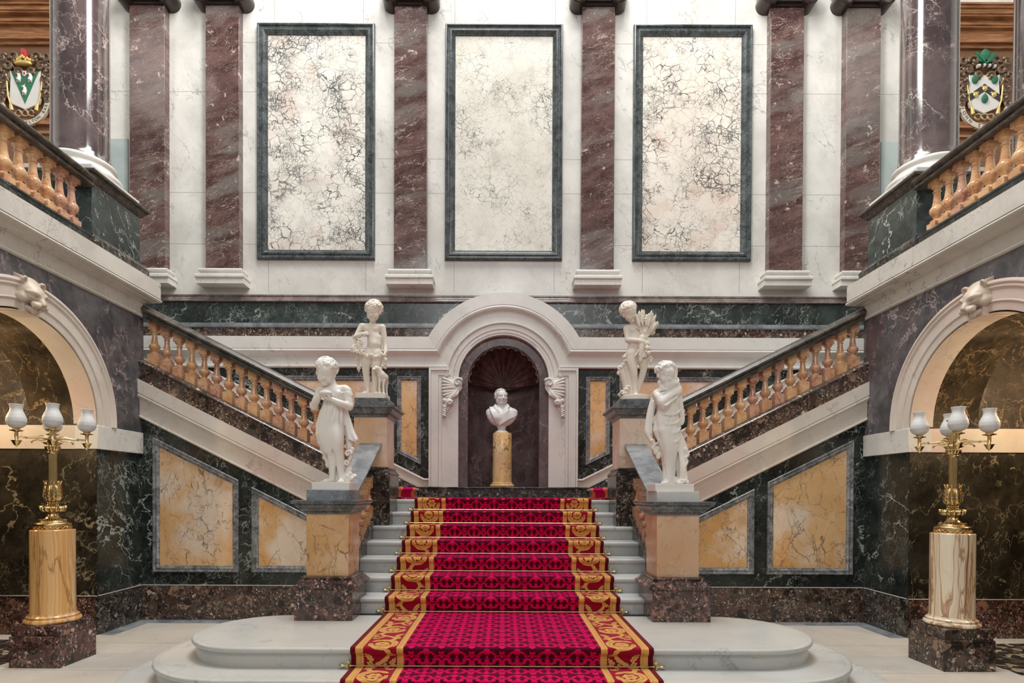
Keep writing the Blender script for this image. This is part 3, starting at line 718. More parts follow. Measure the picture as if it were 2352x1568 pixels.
# side walls with the arched passages
AY, AZ, AR = 5.80, 2.475, 1.0
for s, nm in ((-1, 'left'), (1, 'right')):
    X0, X1 = s * XS, s * (XS + .24)
    arc = [(AY + AR * math.cos(t), AZ + AR * math.sin(t)) for t in np.linspace(0, PI, 41)]
    poly = [(YC, 2.18), (YC, 4.20), (1.5, 4.20), (1.5, 2.18), (AY - AR, 2.18), (AY - AR, AZ)] + arc[::-1][1:-1] + [(AY + AR, AZ), (AY + AR, 2.18)]
    struct('wall_' + nm, MB().prism(poly, 'x', X0, X1), M['spandrel'])
    struct('wall_%s_pier' % nm, MB().box(X0, X1, AY + AR, YC, .45, 2.18).box(X0, X1, 1.5, AY - AR, .45, 2.18), M['green'])
    struct('baseboard_%s_pier' % nm, MB().box(X0 - s * .012, X1, AY + AR - .012, YC, 0, .455).box(X0 - s * .012, X1, 1.5, AY - AR, 0, .455), M['plinth2'])
    struct('trim_impost_' + nm, MB().box(X0 - s * .03, X1, AY + AR - .03, YC - .01, 2.18, 2.455).box(X0 - s * .03, X1, 1.5, AY - AR + .03, 2.18, 2.455), M['white'], bevel=.005)
    # string course below the gallery
    gp = [(0, 0), (0, .16), (.208, .16), (.209, .140), (.219, .140), (.220, .160), (.228, .170), (.240, .173), (.252, .166), (.262, .150), (.270, .125), (.271, .112), (.279, .110), (.287, .088), (.295, .050), (.296, .038), (.304, .036), (.306, .014), (.465, .012), (.466, .026), (.480, .030), (.488, .022), (.496, .010), (.497, 0)]
    path = [(X0, 1.5, 4.467), (X0, YC, 4.467), (s * 6.9, YC, 4.467)]
    a_ = MB()
    # profile with outward normal changing at the corner: sweep in plan with the vertical as normal
    prof2 = [(-b, -a) for (a, b) in gp]
    pp = path if s > 0 else path
    a_.mould(path, (0, 0, 1), prof2, closed=False)
    xs_ = [abs(p[0]) for p in a_.v]
    if min(xs_) > XS - .05:
        a_ = MB().mould(path, (0, 0, 1), [(-x, y) for x, y in prof2], closed=False)
    # the lower fascia does not return round the corner
    struct('trim_gallery_string_' + nm, a_, M['gallery_string'])
    struct('floor_gallery_' + nm, MB().box(s * (XS + .01), s * 12, 1.5, YC, 4.20, 4.46).box(s * 6.9, s * 12, YC, YB, 4.20, 4.46), M['step'])
    # wall closing the flight beyond the corner
    struct('wall_%s_return' % nm, MB().box(s * (XS + .0), s * 9, YW, YW + .04, 0, 4.20), M['spandrel'])
    # arch surround
    at = thing('arch_surround', ['pale moulded marble arch over the left passage', 'pale moulded marble arch over the right passage'][s > 0], 'arch surround', (X0, AY, 2.455))
    ap = [(0, 0), (0, .045), (.018, .055), (.03, .055), (.05, .038), (.058, .045), (.07, .045), (.085, .028), (.185, .024), (.19, .03), (.20, .03), (.206, .018), (.285, .012), (.29, .0)]
    arcp = [(X0, AY + 1.29 * math.cos(t), AZ + 1.29 * math.sin(t)) for t in np.linspace(-.015, PI + .015, 81)]
    b_ = MB().mould(arcp, (-s, 0, 0), ap, closed=False)
    if max(p[2] for p in b_.v) > AZ + 1.32: b_ = MB().mould(arcp[::-1], (-s, 0, 0), ap, closed=False)
    obj('archivolt', b_, M['string'], at, smooth=30)
    b_ = MB(); k = 40
    for (xa, xb, R, mt) in ((0, 0, 0, 0),): pass
    vs = []
    for i in range(k + 1):
        t = PI * i / k; y, z = AY + (AR - .012) * math.cos(t), AZ + (AR - .012) * math.sin(t)
        vs += [(s * (XS - .004), y, z), (s * 5.02, y, z)]
    b_.add(vs, [(2 * i, 2 * i + 1, 2 * i + 3, 2 * i + 2) for i in range(k)])
    obj('soffit', b_, M['string'], at)
    # passage beyond: far wall, impost band, vault
    xe = s * 9.0
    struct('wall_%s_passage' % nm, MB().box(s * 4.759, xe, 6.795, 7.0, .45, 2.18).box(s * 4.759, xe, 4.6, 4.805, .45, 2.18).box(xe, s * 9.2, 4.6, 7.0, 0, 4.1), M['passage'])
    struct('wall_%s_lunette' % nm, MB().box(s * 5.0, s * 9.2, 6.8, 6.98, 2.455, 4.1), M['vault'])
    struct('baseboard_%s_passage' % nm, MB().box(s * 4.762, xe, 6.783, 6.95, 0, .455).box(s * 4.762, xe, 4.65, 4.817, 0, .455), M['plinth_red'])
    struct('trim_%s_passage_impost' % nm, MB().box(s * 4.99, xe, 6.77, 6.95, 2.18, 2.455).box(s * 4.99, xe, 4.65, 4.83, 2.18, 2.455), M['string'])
    v_ = MB(); vs = []
    for i in range(k + 1):
        t = PI * i / k; y, z = AY + (AR + .0) * math.cos(t), AZ + (AR + .0) * math.sin(t)
        vs += [(s * 5.02, y, z), (s * 5.55, y, z)]
    v_.add(vs, [(2 * i, 2 * i + 1, 2 * i + 3, 2 * i + 2) for i in range(k)])
    # front face closing the band towards the taller cross vault
    pts = [(AY + AR * math.cos(t), AZ + AR * math.sin(t)) for t in np.linspace(0, PI, 31)]
    v_.add([(s * 5.55, y, z) for y, z in pts] + [(s * 5.55, AY + 1.0 * math.cos(t) * 1.0, 4.1) for t in np.linspace(0, PI, 31)], [(i, i + 1, 32 + i, 31 + i) for i in range(30)])
    struct('ceiling_%s_vault' % nm, v_, M['vault'])
    struct('ceiling_%s_passage' % nm, MB().box(s * 5.0, s * 9.2, 4.6, 7.0, 4.1, 4.19), M['string'])
# ---------------------------------------------------------------- stairs
T_, R_ = .32, .16
def nose_prof(h=R_):
    # a: inward from the nosing edge, b: height
    return [(.034, 0), (.034, h - .062), (.030, h - .060), (.030, h - .052), (.022, h - .046), (.012, h - .044)] + \
           [(.012 - .012 * math.sin(t) if False else .014 - .014 * math.sin(t), h - .022 - .022 * math.cos(t)) for t in np.linspace(0, PI, 7)][0:] + [(.05, h)]
stairs = thing('central_staircase', 'central flight of grey white marble steps rising to the landing', 'staircase', (0, 4.45, 0))
def stadium(r, n=20):
    pts = []
    for a in np.linspace(-PI / 2, PI / 2, n): pts.append((2.02 + r * math.cos(a), 5.07 + r * math.sin(a)))
    for a in np.linspace(PI / 2, 3 * PI / 2, n): pts.append((-2.02 + r * math.cos(a), 5.07 + r * math.sin(a)))
    return pts
for i, (r, z) in enumerate(((1.18, 0), (.90, .16), (.62, .32))):
    pts = [(x, y, z) for x, y in stadium(r)]
    mb = MB().mould(pts, (0, 0, 1), nose_prof())
    if max(abs(p[0]) for p in mb.v) > 2.02 + r + .001: mb = MB().mould(pts[::-1], (0, 0, 1), nose_prof())
    # close the top
    c = [(x, y, z + R_) for x, y in stadium(r - .0495)]
    mb.add(c, [tuple(range(len(c)))])
    obj('curved_step', mb, M['platform'] if i < 3 else M['step'], stairs, smooth=40, recalc=True)
def straight_step(y, z, x0, x1, h=R_, depth=T_ + .04):
    pr = [(a, b) for a, b in nose_prof(h)]
    pts = [(y - .034 + a, z + b) for a, b in pr] + [(y + depth, z + h), (y + depth, z)]
    return MB().prism(pts, 'x', x0, x1)
for k in range(6):
    obj('step', straight_step(5.77 + k * T_, FZ + k * R_, -1.585, 1.585), M['step'], stairs, smooth=40)
obj('solid_base', MB().prism([(5.80, .2), (5.82, FZ)] + [(5.82 + k * T_, FZ + k * R_) for k in range(1, 7)] + [(7.7, 1.40), (7.7, .2)], 'x', -1.6, 1.6), M['step'], stairs)
land = obj('landing', straight_step(7.69, FZ + 6 * R_, -1.585, 1.585, depth=YB - 7.69).box(-1.9, 1.9, 7.80, YB, 1.44, 1.60), M['step'])
tag(land, 'marble half landing at the head of the central steps, before the niche', 'landing')
for s, side in ((-1, 'left'), (1, 'right')):
    t = thing('side_staircase', '%s marble side flight climbing from the landing behind its balustrade' % side, 'staircase', (s * 1.45, 8.8, LZ))
    for j in range(12):
        pts = [(s * (1.45 - .034 + j * T_ + a), LZ + j * R_ + b) for a, b in nose_prof()] + [(s * (1.45 + (j + 1) * T_ + .04), LZ + (j + 1) * R_), (s * (1.45 + (j + 1) * T_ + .04), LZ + j * R_)]
        obj('step', MB().prism(pts, 'y', YW + .06, YB - .05), M['step'], t, smooth=40)

# ---------------------------------------------------------------- balustrades
def bal_profile(H, r=.066):
    """turned part, heights relative, total H"""
    p = [(.90, 0), (1.0, .01), (1.0, .045), (.86, .055), (.60, .075), (.50, .11), (.58, .135), (.62, .14), (.62, .155), (.55, .16),
         (.78, .19), (.96, .23), (1.06, .28), (1.10, .33), (1.06, .375), (.92, .405), (.88, .41), (.86, .425), (.74, .44), (.62, .55), (.53, .68), (.49, .78), (.48, .80),
         (.60, .805), (.64, .815), (.64, .83), (.60, .84), (.50, .845), (.49, .88), (.56, .91), (.74, .935), (.80, .95), (.86, .955), (.86, .99), (.84, 1.0)]
    return [(a * r, b * H) for a, b in p]
def baluster(name, slope, axis, H, w=.062, blk=.10, parent=None, mat='baluster'):
    """block, turned shaft, block; blocks are cut to the rake; origin at the middle of its foot line"""
    mb = MB()
    d = slope * w
    def blockm(z_lo, z_hi, lo_rake, hi_rake, ww):
        vs = []
        for z, rk_ in ((z_lo, lo_rake), (z_hi, hi_rake)):
            for (a, b) in ((-ww, -ww), (ww, -ww), (ww, ww), (-ww, ww)):
                u = a if axis == 'x' else b
                vs.append((a, b, z + (slope * u if rk_ else 0)))
        mb.add(vs, [(3, 2, 1, 0), (4, 5, 6, 7)] + [(i, (i + 1) % 4, 4 + (i + 1) % 4, 4 + i) for i in range(4)])
    zb = blk + abs(d); zt = H - blk * .75 - abs(d)
    blockm(0, zb, True, False, w)
    blockm(zt, H, False, True, w * .92)
    mb.lathe([(r, z + zb) for r, z in bal_profile(zt - zb, w)], (0, 0, 0), 20, cap=False)
    me = mesh_from(name, mb, True, 40); me.materials.append(M[mat])
    return me
def put_balusters(me, pts, parent):
    for p in pts:
        o = bpy.data.objects.new('baluster', me); COL.objects.link(o); o.parent = parent
        o.location = Vector(p) - wloc(parent)
rail_prof = [(-.145, 0), (-.15, .02), (-.13, .035), (-.125, .055), (-.145, .065), (-.165, .08), (-.17, .10), (-.16, .115), (-.14, .125), (-.13, .14), (-.10, .155), (0, .165)]
rail_prof = rail_prof + [(-a, b) for a, b in rail_prof[::-1][1:]]
sf_rail = [(a * .85, b * .95) for a, b in rail_prof]
YBAL = 7.745
for s, side in ((-1, 'left'), (1, 'right')):
    t = thing('side_balustrade', 'raking balustrade of peach balusters under a dark handrail on the %s side flight' % side, 'balustrade', (s * 3.3, YBAL, rk(3.3, 3.155)))
    # dark breccia plinth: lower face on the string, moulded top
    zf = 3.155; x0, x1 = 4.86, 1.95
    pl = MB().prism([(s * x0, rk(x0, zf)), (s * x1, rk(x1, zf)), (s * x1, rk(x1, 3.37)), (s * x0, rk(x0, 3.37))], 'y', YW - .055, YBAL + .14)
    mp = [(-.155, 0), (-.175, .012), (-.178, .03), (-.165, .045), (-.15, .055), (-.12, .06), (.15, .06), (.15, 0)]
    pth = [(s * x0, YBAL, rk(x0, 3.36)), (s * x1, YBAL, rk(x1, 3.36))]
    nn = Vector((s * -.4472, 0, .8944))
    u = MB().mould(pth, nn, mp if s < 0 else [(-a, b) for a, b in mp], closed=False)
    if min(p[1] for p in u.v) > YBAL - .16: u = MB().mould(pth, nn, [(-a, b) for a, b in (mp if s < 0 else [(-a, b) for a, b in mp])], closed=False)
    pl.add(u.v, u.f)
    obj('plinth', pl, M['plinth'], t, bevel=0)
    xr0, xr1 = 4.95, 1.93
    u = MB().mould([(s * xr0, YBAL, rk(xr0, 3.985)), (s * xr1, YBAL, rk(xr1, 3.985))], nn, sf_rail, closed=False)
    obj('handrail', u, M['rail'], t, smooth=30)
    me = baluster('side_baluster_' + side, s * .5, 'x', .565)
    xs = [4.645 - k * .1655 for k in range(17)]
    put_balusters(me, [(s * x, YBAL, rk(x, 3.432)) for x in xs if x > 1.98], t)
    # central balustrade between the two pedestals
    t = thing('central_balustrade', 'short balustrade under a flat sloping grey slab, %s of the red carpet' % side, 'balustrade', (s * 1.65, 6.6, FZ))
    cz = lambda y: FZ + R_ + .5 * (y - 5.77)      # nosing line
    xi, xo = s * 1.575, s * 1.83
    obj('plinth', MB().prism([(5.80, .40), (7.25, .40), (7.25, cz(7.25) + .05), (5.80, cz(5.80) + .05)], 'x', xi, xo)
        .prism([(5.80, cz(5.80) + .05), (7.25, cz(7.25) + .05), (7.25, cz(7.25) + .085), (5.80, cz(5.80) + .085)], 'x', xi - s * .02, xo + s * .02), M['plinth2'], t, bevel=.006)
    sl = lambda y: 1.70 + .51 * (y - 6.06)
    obj('slab_rail', MB().prism([(5.80, sl(5.80) - .03), (7.24, sl(7.24) - .03), (7.24, sl(7.24)), (5.80, sl(5.80))], 'x', s * 1.512, s * 1.79), M['bardiglio'], t, bevel=.004)
    me = baluster('central_baluster_' + side, .5, 'y', .46, .058)
    put_balusters(me, [(s * 1.655, y, cz(y) + .08) for y in (5.98, 6.14, 6.30, 6.46, 6.62, 6.78, 6.94, 7.10)], t)

# ---------------------------------------------------------------- pedestals
def ring4(mb, x0, x1, y0, y1, prof):
    for (a, z0), (b, z1) in zip(prof[:-1], prof[1:]):
        if abs(z1 - z0) < 1e-6: continue
        mb.frustum((x0 - a, x1 + a, y0 - a, y1 + a), (x0 - b, x1 + b, y0 - b, y1 + b), z0, z1)
    return mb
for s, side in ((-1, 'left'), (1, 'right')):
    xa, xb = sorted((s * 1.95, s * 1.406)); da, db = sorted((s * 1.862, s * 1.462))
    t = thing('newel_pedestal', '%s front pedestal of %s siena marble at the foot of the steps' % (side, ['darkly veined', 'plain'][s > 0]), 'pedestal', (s * 1.68, 5.7, FZ))
    obj('plinth', MB().box(xa, xb, 5.42, 5.98, FZ, .775), M['plinth_red'], t, bevel=.004)
    obj('base_moulding', ring4(MB(), da, db, 5.50, 5.90, [(.085, .775), (.095, .785), (.095, .805), (.075, .82), (.05, .85), (.035, .862), (.04, .87), (.04, .885), (.0, .893)]), M['plinth_red'], t)
    obj('shaft', MB().box(da, db, 5.50, 5.90, .885, 1.49), M['siena'] if s < 0 else M['siena_pink'], t, bevel=.003)
    obj('cap', ring4(MB(), da, db, 5.50, 5.90, [(.015, 1.478), (.02, 1.495), (.05, 1.515), (.055, 1.53), (.065, 1.535), (.085, 1.56), (.085, 1.568), (.105, 1.575), (.115, 1.59), (.115, 1.604), (.09, 1.608)]), M['cap'], t)
    obj('top_block', MB().box(da, db, 5.50, 5.92, 1.604, 1.705), M['bardiglio'] if s < 0 else M['white'], t, bevel=.004)
    xa, xb = sorted((s * 1.95, s * 1.40)); da, db = sorted((s * 1.862, s * 1.452))
    t = thing('newel_pedestal', '%s rear pedestal of cream marble on a dark plinth at the head of the steps' % side, 'pedestal', (s * 1.68, 7.48, 1.28))
    obj('plinth', MB().box(xa, xb, 7.18, 7.78, 1.0, 1.905), M['plinth2'], t, bevel=.004)
    obj('base_moulding', ring4(MB(), da, db, 7.24, 7.72, [(.05, 1.905), (.06, 1.92), (.045, 1.945), (.02, 1.97), (.025, 1.985), (.025, 1.995), (.0, 2.005)]), M['plinth2'], t)
    obj('shaft', MB().box(da, db, 7.24, 7.72, 2.0, 2.64), M['siena_pink'], t, bevel=.003)
    obj('cap', ring4(MB(), da, db, 7.24, 7.72, [(.015, 2.625), (.025, 2.65), (.06, 2.672), (.065, 2.685), (.09, 2.71), (.09, 2.72), (.115, 2.735), (.115, 2.76), (.09, 2.765)]), M['cap'], t)
    obj('top_block', MB().box(da, db, 7.26, 7.72, 2.762, 2.87), M['cap'], t, bevel=.004)

# ---------------------------------------------------------------- gallery: pedestals, columns, balustrades
for s, side in ((-1, 'left'), (1, 'right')):
    t = thing('gallery_pedestal', 'large dark green marble pedestal under the big red column, %s gallery' % side, 'pedestal', (s * 5.2, 7.18, 4.467))
    x0, x1 = sorted((s * 4.767, s * 5.667))
    obj('plinth', ring4(MB(), x0, x1, 6.74, 7.63, [(.075, 4.467), (.075, 4.60), (.055, 4.625), (.05, 4.645), (.03, 4.66), (.0, 4.668)]), M['plinth2'], t)
    obj('body', MB().box(x0, x1, 6.74, 7.63, 4.66, 5.275), M['greend'], t, bevel=.004)
    obj('cap', ring4(MB(), x0, x1, 6.74, 7.63, [(.005, 5.262), (.02, 5.275), (.035, 5.295), (.035, 5.305), (.06, 5.325), (.06, 5.335), (.085, 5.345), (.09, 5.365), (.085, 5.378), (.06, 5.382)]), M['rail'], t)
    for cx_, lab in ((5.215, 'big polished red marble column nearest the stairs, %s gallery'), (6.645, 'second red marble column further out, %s gallery')):
        t = thing('gallery_column', lab % side, 'column', (s * cx_, 7.185, 5.38))
        obj('plinth', MB().box(s * cx_ - .445, s * cx_ + .445, 6.745, 7.625, 5.38, 5.475), M['white'], t, bevel=.004)
        pr = [(.415, 5.475)] + [(.415 + .028 * math.sin(a), 5.515 - .04 * math.cos(a)) for a in np.linspace(0, PI, 9)] + [(.395, 5.56), (.392, 5.575), (.365, 5.60), (.36, 5.63), (.367, 5.645)] + \
             [(.367 + .018 * math.sin(a), 5.67 - .025 * math.cos(a)) for a in np.linspace(0, PI, 7)] + [(.345, 5.70), (.34, 5.715)]
        obj('base', MB().lathe(pr, (s * cx_, 7.185, 0), 64), M['white'], t, smooth=40)
        obj('shaft', MB().lathe([(.335, 5.715), (.332, 5.73), (.315, 5.76), (.307, 5.82), (.303, 6.0), (.300, 8.0), (.288, 10.5), (.278, 11.5)], (s * cx_, 7.185, 0), 96), M['column'], t, smooth=40)
        if cx_ > 6: obj('pedestal_block', MB().box(s * cx_ - .47, s * cx_ + .47, 6.72, 7.65, 4.45, 5.38), M['blackm'], t)
    t = thing('gallery_balustrade', 'level balustrade of marble balusters along the edge of the %s gallery' % side, 'balustrade', (s * 4.86, 5.0, 4.467))
    xc = 4.84
    pl = MB().box(s * (xc - .115), s * (xc + .14), 1.6, 6.74, 4.467, 4.615)
    ring4(pl, *sorted((s * (xc - .10), s * (xc + .12))), 1.6, 6.70, [(.02, 4.60), (.02, 4.62), (.0, 4.64), (-.015, 4.655)])
    obj('plinth', pl, M['blackm'], t)
    pth = [(s * xc, 6.72, 5.188), (s * xc, 1.6, 5.188)]
    obj('handrail', MB().mould(pth, (0, 0, 1), [(a * .9, b * .95) for a, b in rail_prof], closed=False), M['rail'], t, smooth=30)
    me = baluster('gallery_baluster_' + side, 0, 'y', .545, .066, .075)
    put_balusters(me, [(s * xc, 6.52 - .177 * k, 4.648) for k in range(14)], t)
# ---------------------------------------------------------------- carpet
CW = 1.165
def scroll_sdf(u, v):
    """signed distance-like value of the gold scroll in a border 0.24 wide; u in -.12...12, v along"""
    per = .48
    k = np.floor((v + per / 2) / per); vv = v - k * per
    sgn = np.where(np.mod(k, 2) == 0, 1.0, -1.0); uu = u * sgn
    r = np.hypot(uu, vv) + 1e-9; th = np.arctan2(vv, uu)
    # spiral arm: starts wide at the outside, turns in towards the flower
    turn = ((th - .6) % (2 * PI)) / (2 * PI)                  # 0..1 round the medallion
    rad = .108 - .022 * turn
    wid = .015 + .019 * np.sin(PI * np.clip(turn * 1.05, 0, 1)) ** .7
    lob = .010 * (np.abs(((turn * 9) % 1) - .5) * 2) ** 1.5
    arm = np.abs(r - rad) - wid + np.where(r < rad, lob, lob * .5)
    arm = np.maximum(arm, (turn - .93) * .3)
    mid = .0016 - np.abs(r - rad - .004 * np.sin(turn * 30)); arm = np.maximum(arm, np.where(wid > .020, mid, -1))
    flower = r - .062 * (.60 + .40 * np.abs(np.cos(3 * th)) ** .6)
    fan = r - .060 * (.80 + .20 * np.abs(np.cos(6 * th)) ** .6)
    d = np.minimum(arm, np.where(sgn > 0, flower, fan))
    d = np.maximum(d, np.where(r < .06, .0020 - np.abs(np.sin(th * np.where(sgn > 0, 3, 6))) * r, -1))
    d = np.maximum(d, np.where(r < .06, .0018 - np.abs(r - .015), -1))
    # leaves filling the corners and the S stems joining the medallions
    for cy, s2 in ((per / 2, 1), (-per / 2, -1)):
        a = vv - cy; b = uu
        stem = np.abs(b - .070 * np.sin(a * 19) * s2) - (.013 + .012 * np.abs(np.cos(a * 24))); stem = np.maximum(stem, np.abs(a) - .125)
        d = np.minimum(d, stem)
        for (cu, cv, an, L, W) in ((.085, .045, .9, .042, .015), (-.085, -.045, .9, .042, .015), (.098, -.012, -.7, .034, .012), (-.098, .012, -.7, .034, .012), (.045, -.030, 2.2, .034, .012), (-.045, .030, 2.2, .034, .012), (.088, -.075, .3, .028, .011), (-.088, .075, .3, .028, .011)):
            x = (b - cu) * math.cos(an) + (a - cv) * math.sin(an); y = -(b - cu) * math.sin(an) + (a - cv) * math.cos(an)
            L, W = L * 1.25, W * 1.35
            leaf = (np.hypot(x / L, y / W) - 1) * W + .0035 * np.sin(x * 240)
            leaf = np.maximum(leaf, .0014 - np.abs(y))
            d = np.minimum(d, leaf)
    return d
def border_sdf(w, v):
    """w: distance from the outer carpet edge"""
    d = scroll_sdf(w - .225, v + .30)
    d = np.maximum(d, np.abs(w - .225) - .122)
    tri = np.abs(((v / .021) % 1) - .5) * 2
    s1 = np.abs(w - .066) - (.028) - np.where(w > .066, .009 * tri, 0)
    s2 = np.abs(w - .383) - (.024) - np.where(w < .383, .009 * tri, 0)
    d = np.minimum(d, np.minimum(s1, s2))
    for c_ in (.078, .372):
        dots = np.hypot(w - c_, ((v / .014) % 1 - .5) * .014) - .0028
        d = np.maximum(d, -dots)
    return d
def round_path(pts, r=.026, n=5):
    """pts: list of 2D points; convex corners rounded"""
    out = [np.array(pts[0])]
    for i in range(1, len(pts) - 1):
        a, b, c = map(np.array, (pts[i - 1], pts[i], pts[i + 1]))
        da = a - b; db = c - b; la, lb = np.linalg.norm(da), np.linalg.norm(db)
        rr = min(r if pts[i][2:] == () else r, la * .45, lb * .45)
        p, q = b + da / la * rr, b + db / lb * rr
        for t in np.linspace(0, 1, n): out.append((1 - t) ** 2 * p + 2 * t * (1 - t) * b + t * t * q)
    out.append(np.array(pts[-1]))
    return out
def resample(pts, h):
    res = [pts[0]]; L = [0.0]
    for a, b in zip(pts[:-1], pts[1:]):
        l = np.linalg.norm(b - a)
        if l < 1e-6: continue
        n = max(1, int(round(l / h)))
        for i in range(1, n + 1): res.append(a + (b - a) * i / n); L.append(L[-1] + l / n)
    return np.array(res), np.array(L)
def carpet(name, path, w, h, place, label, fine=True, v0=0.0):
    P, L = resample(round_path(path), h)
    if fine:
        us = np.concatenate([np.arange(0, .412, h), np.linspace(.415, 2 * w - .415, 9), 2 * w - np.arange(0, .412, h)[::-1]])
    else: us = np.linspace(0, 2 * w, 30)
    nu, nv = len(us), len(P)
    U, Vv = np.meshgrid(us, L + v0)
    w_ = np.minimum(U, 2 * w - U)
    pat = border_sdf(w_, Vv)
    # slight droop of the edges
    X = U - w
    co = place(X.ravel(), np.repeat(P[:, 0], nu), np.repeat(P[:, 1], nu))
    me = bpy.data.meshes.new(name)
    idx = np.arange(nu * nv).reshape(nv, nu)
    q = np.stack([idx[:-1, :-1], idx[:-1, 1:], idx[1:, 1:], idx[1:, :-1]], -1).reshape(-1, 4)
    me.vertices.add(nu * nv); me.vertices.foreach_set('co', co.astype(np.float32).ravel())
    me.loops.add(q.size); me.loops.foreach_set('vertex_index', q.ravel().astype(np.int32))
    me.polygons.add(len(q)); me.polygons.foreach_set('loop_start', np.arange(0, q.size, 4, dtype=np.int32))
    me.polygons.foreach_set('use_smooth', [True] * len(q))
    me.update(calc_edges=True)
    for nm, arr in (('pat', pat), ('cu', X), ('cv', Vv), ('cw', w_)):
        at = me.attributes.new(nm, 'FLOAT', 'POINT'); at.data.foreach_set('value', arr.astype(np.float32).ravel())
    me.materials.append(M['carpet'])
    o = bpy.data.objects.new(name, me); COL.objects.link(o)
    tag(o, label, 'carpet')
    return o
def mat_carpet():
    g = G('crimson_carpet')
    at = lambda n: g.n('ShaderNodeAttribute', attribute_name=n).outputs['Fac']
    pat, cu, cv, cw = at('pat'), at('cu'), at('cv'), at('cw')
    per, pv = .233, .166
    # tile coordinates, mirrored
    def tile(x, p, off=0.0):
        a = g.mth('FRACT', g.mth('ADD', g.mth('DIVIDE', x, p), off)); a = g.mth('SUBTRACT', a, .5)
        return g.mth('MULTIPLY', g.mth('ABSOLUTE', a), p)
    x, y = tile(cu, per), g.mth('MULTIPLY', g.mth('SUBTRACT', g.mth('FRACT', g.mth('DIVIDE', cv, pv)), .5), pv)
    x2 = tile(cu, per, .5)
    def L(ax, ay, cx, cy): return g.mth('SQRT', g.mth('ADD', g.mth('POWER', g.mth('SUBTRACT', ax, cx), 2.0), g.mth('POWER', g.mth('SUBTRACT', ay, cy), 2.0)))
    def ring(ax, ay, cx, cy, R, w, sd=0):
        d_ = g.mth('SUBTRACT', g.mth('ABSOLUTE', g.mth('SUBTRACT', L(ax, ay, cx, cy), R)), w)
        if sd: d_ = g.mth('MAXIMUM', d_, g.mth('ADD', g.mth('MULTIPLY', g.mth('SUBTRACT', ay, cy), -float(sd)), -.008))
        return d_
    dot = lambda ax, ay, cx, cy, R: g.mth('SUBTRACT', L(ax, ay, cx, cy), R)
    ds = [ring(x, y, .030, .030, .024, .0058, 1), dot(x, y, .008, .028, .007), ring(x, y, .030, -.026, .026, .0058, -1), dot(x, y, .006, -.030, .007), dot(x, y, 0, .0, .0075),
          ring(x2, y, .032, .036, .026, .0058, -1), ring(x2, y, .034, -.040, .024, .0058, 1), dot(x2, y, 0, .002, .0085), dot(x2, y, .012, .050, .0075),
          dot(x, y, .0, .058, .009), dot(x, y, .013, .068, .0085), dot(x, y, 0, .080, .009), dot(x2, y, .0, -.052, .009), dot(x2, y, .014, -.062, .0085), dot(x2, y, 0, -.074, .009),
          dot(x, y, .0, -.056, .008), dot(x2, y, .052, .002, .0065)]
    d = ds[0]
    for e in ds[1:]: d = g.mth('MINIMUM', d, e)
    wob = g.mth('MULTIPLY', g.mth('SUBTRACT', g.noise(g.pos(0), 90, 2), .5), .006)
    fig = g.rng(g.mth('ADD', d, wob), .0020, .0050, 1, 0)
    fuzz = g.noise(g.pos(0), 260, 2)
    field = g.mix(fig, (.10, .001, .016), (.78, .004, .10))
    ground = (.36, .002, .030)
    goldc = g.mix(g.noise(g.pos(0), 22, 4), (.74, .35, .075), (.84, .50, .17))
    inb = g.mth('LESS_THAN', cw, .408)
    c = g.mix(inb, field, ground)
    c = g.mix(g.mth('LESS_THAN', cw, .036), c, (.13, .003, .012))
    line = g.mth('MULTIPLY', g.rng(g.mth('ABSOLUTE', g.mth('SUBTRACT', pat, .0012)), .0008, .0030, 1, 0), inb)
    goldf = g.mth('MULTIPLY', g.rng(pat, -.0008, .0008, 1, 0), inb)
    c = g.mix(goldf, c, goldc)
    c = g.mix(g.mth('MULTIPLY', line, .75), c, (.07, .012, .008))
    c = g.mix(g.mth('MULTIPLY', fuzz, .25), c, (0, 0, 0))
    sheen = g.mix(inb, (1, .0, .30), (1, .30, .26))
    return g.out(c, .9, bump=fuzz, bstr=.25, bdist=.004, Sheen_Weight=1.0, Sheen_Roughness=.30, Sheen_Tint=sheen, Specular_IOR_Level=.15)
M['carpet'] = mat_carpet()
e = .014
def stair_path():
    pts = [(3.0, e)]
    for y, z0, z1 in [(3.89, 0, .16), (4.17, .16, .32), (4.45, .32, .48)] + [(5.77 - .034 + k * T_, FZ + k * R_, FZ + (k + 1) * R_) for k in range(7)]:
        rec = .034 if z0 < .40 or True else 0
        pts += [(y + rec - e, z0 + e), (y + rec - e, z1 - .055), (y - e, z1 - .03), (y - e + .004, z1 + e)]
    pts += [(7.90, LZ + e)]
    return pts
cp = carpet('stair_carpet', stair_path(), CW, .0048, lambda u, a, b: np.stack([u, a, b], 1), 'crimson damask runner with gold scroll borders laid up the central steps')
lc = carpet('landing_carpet', [(7.76, LZ + .002), (7.765, LZ + .020), (9.45, LZ + .020)], 1.40, .02, lambda u, a, b: np.stack([u, a, b], 1), 'plain crimson carpet covering the half landing', False)
for s, side in ((-1, 'left'), (1, 'right')):
    pts = [(1.36, LZ + .024)]
    for j in range(8):
        x = 1.45 - .034 + j * T_
        pts += [(x + .034 - e, LZ + j * R_ + (.024 if j == 0 else e)), (x + .034 - e, LZ + (j + 1) * R_ - .055), (x - e, LZ + (j + 1) * R_ - .03), (x - e + .004, LZ + (j + 1) * R_ + e)]
    pts += [(pts[-1][0] + .2, pts[-1][1])]
    carpet('flight_carpet', pts, .855, .012, lambda u, a, b, s=s: np.stack([s * a, 8.605 + u, b], 1), 'crimson runner with scroll border climbing the %s side flight' % side)
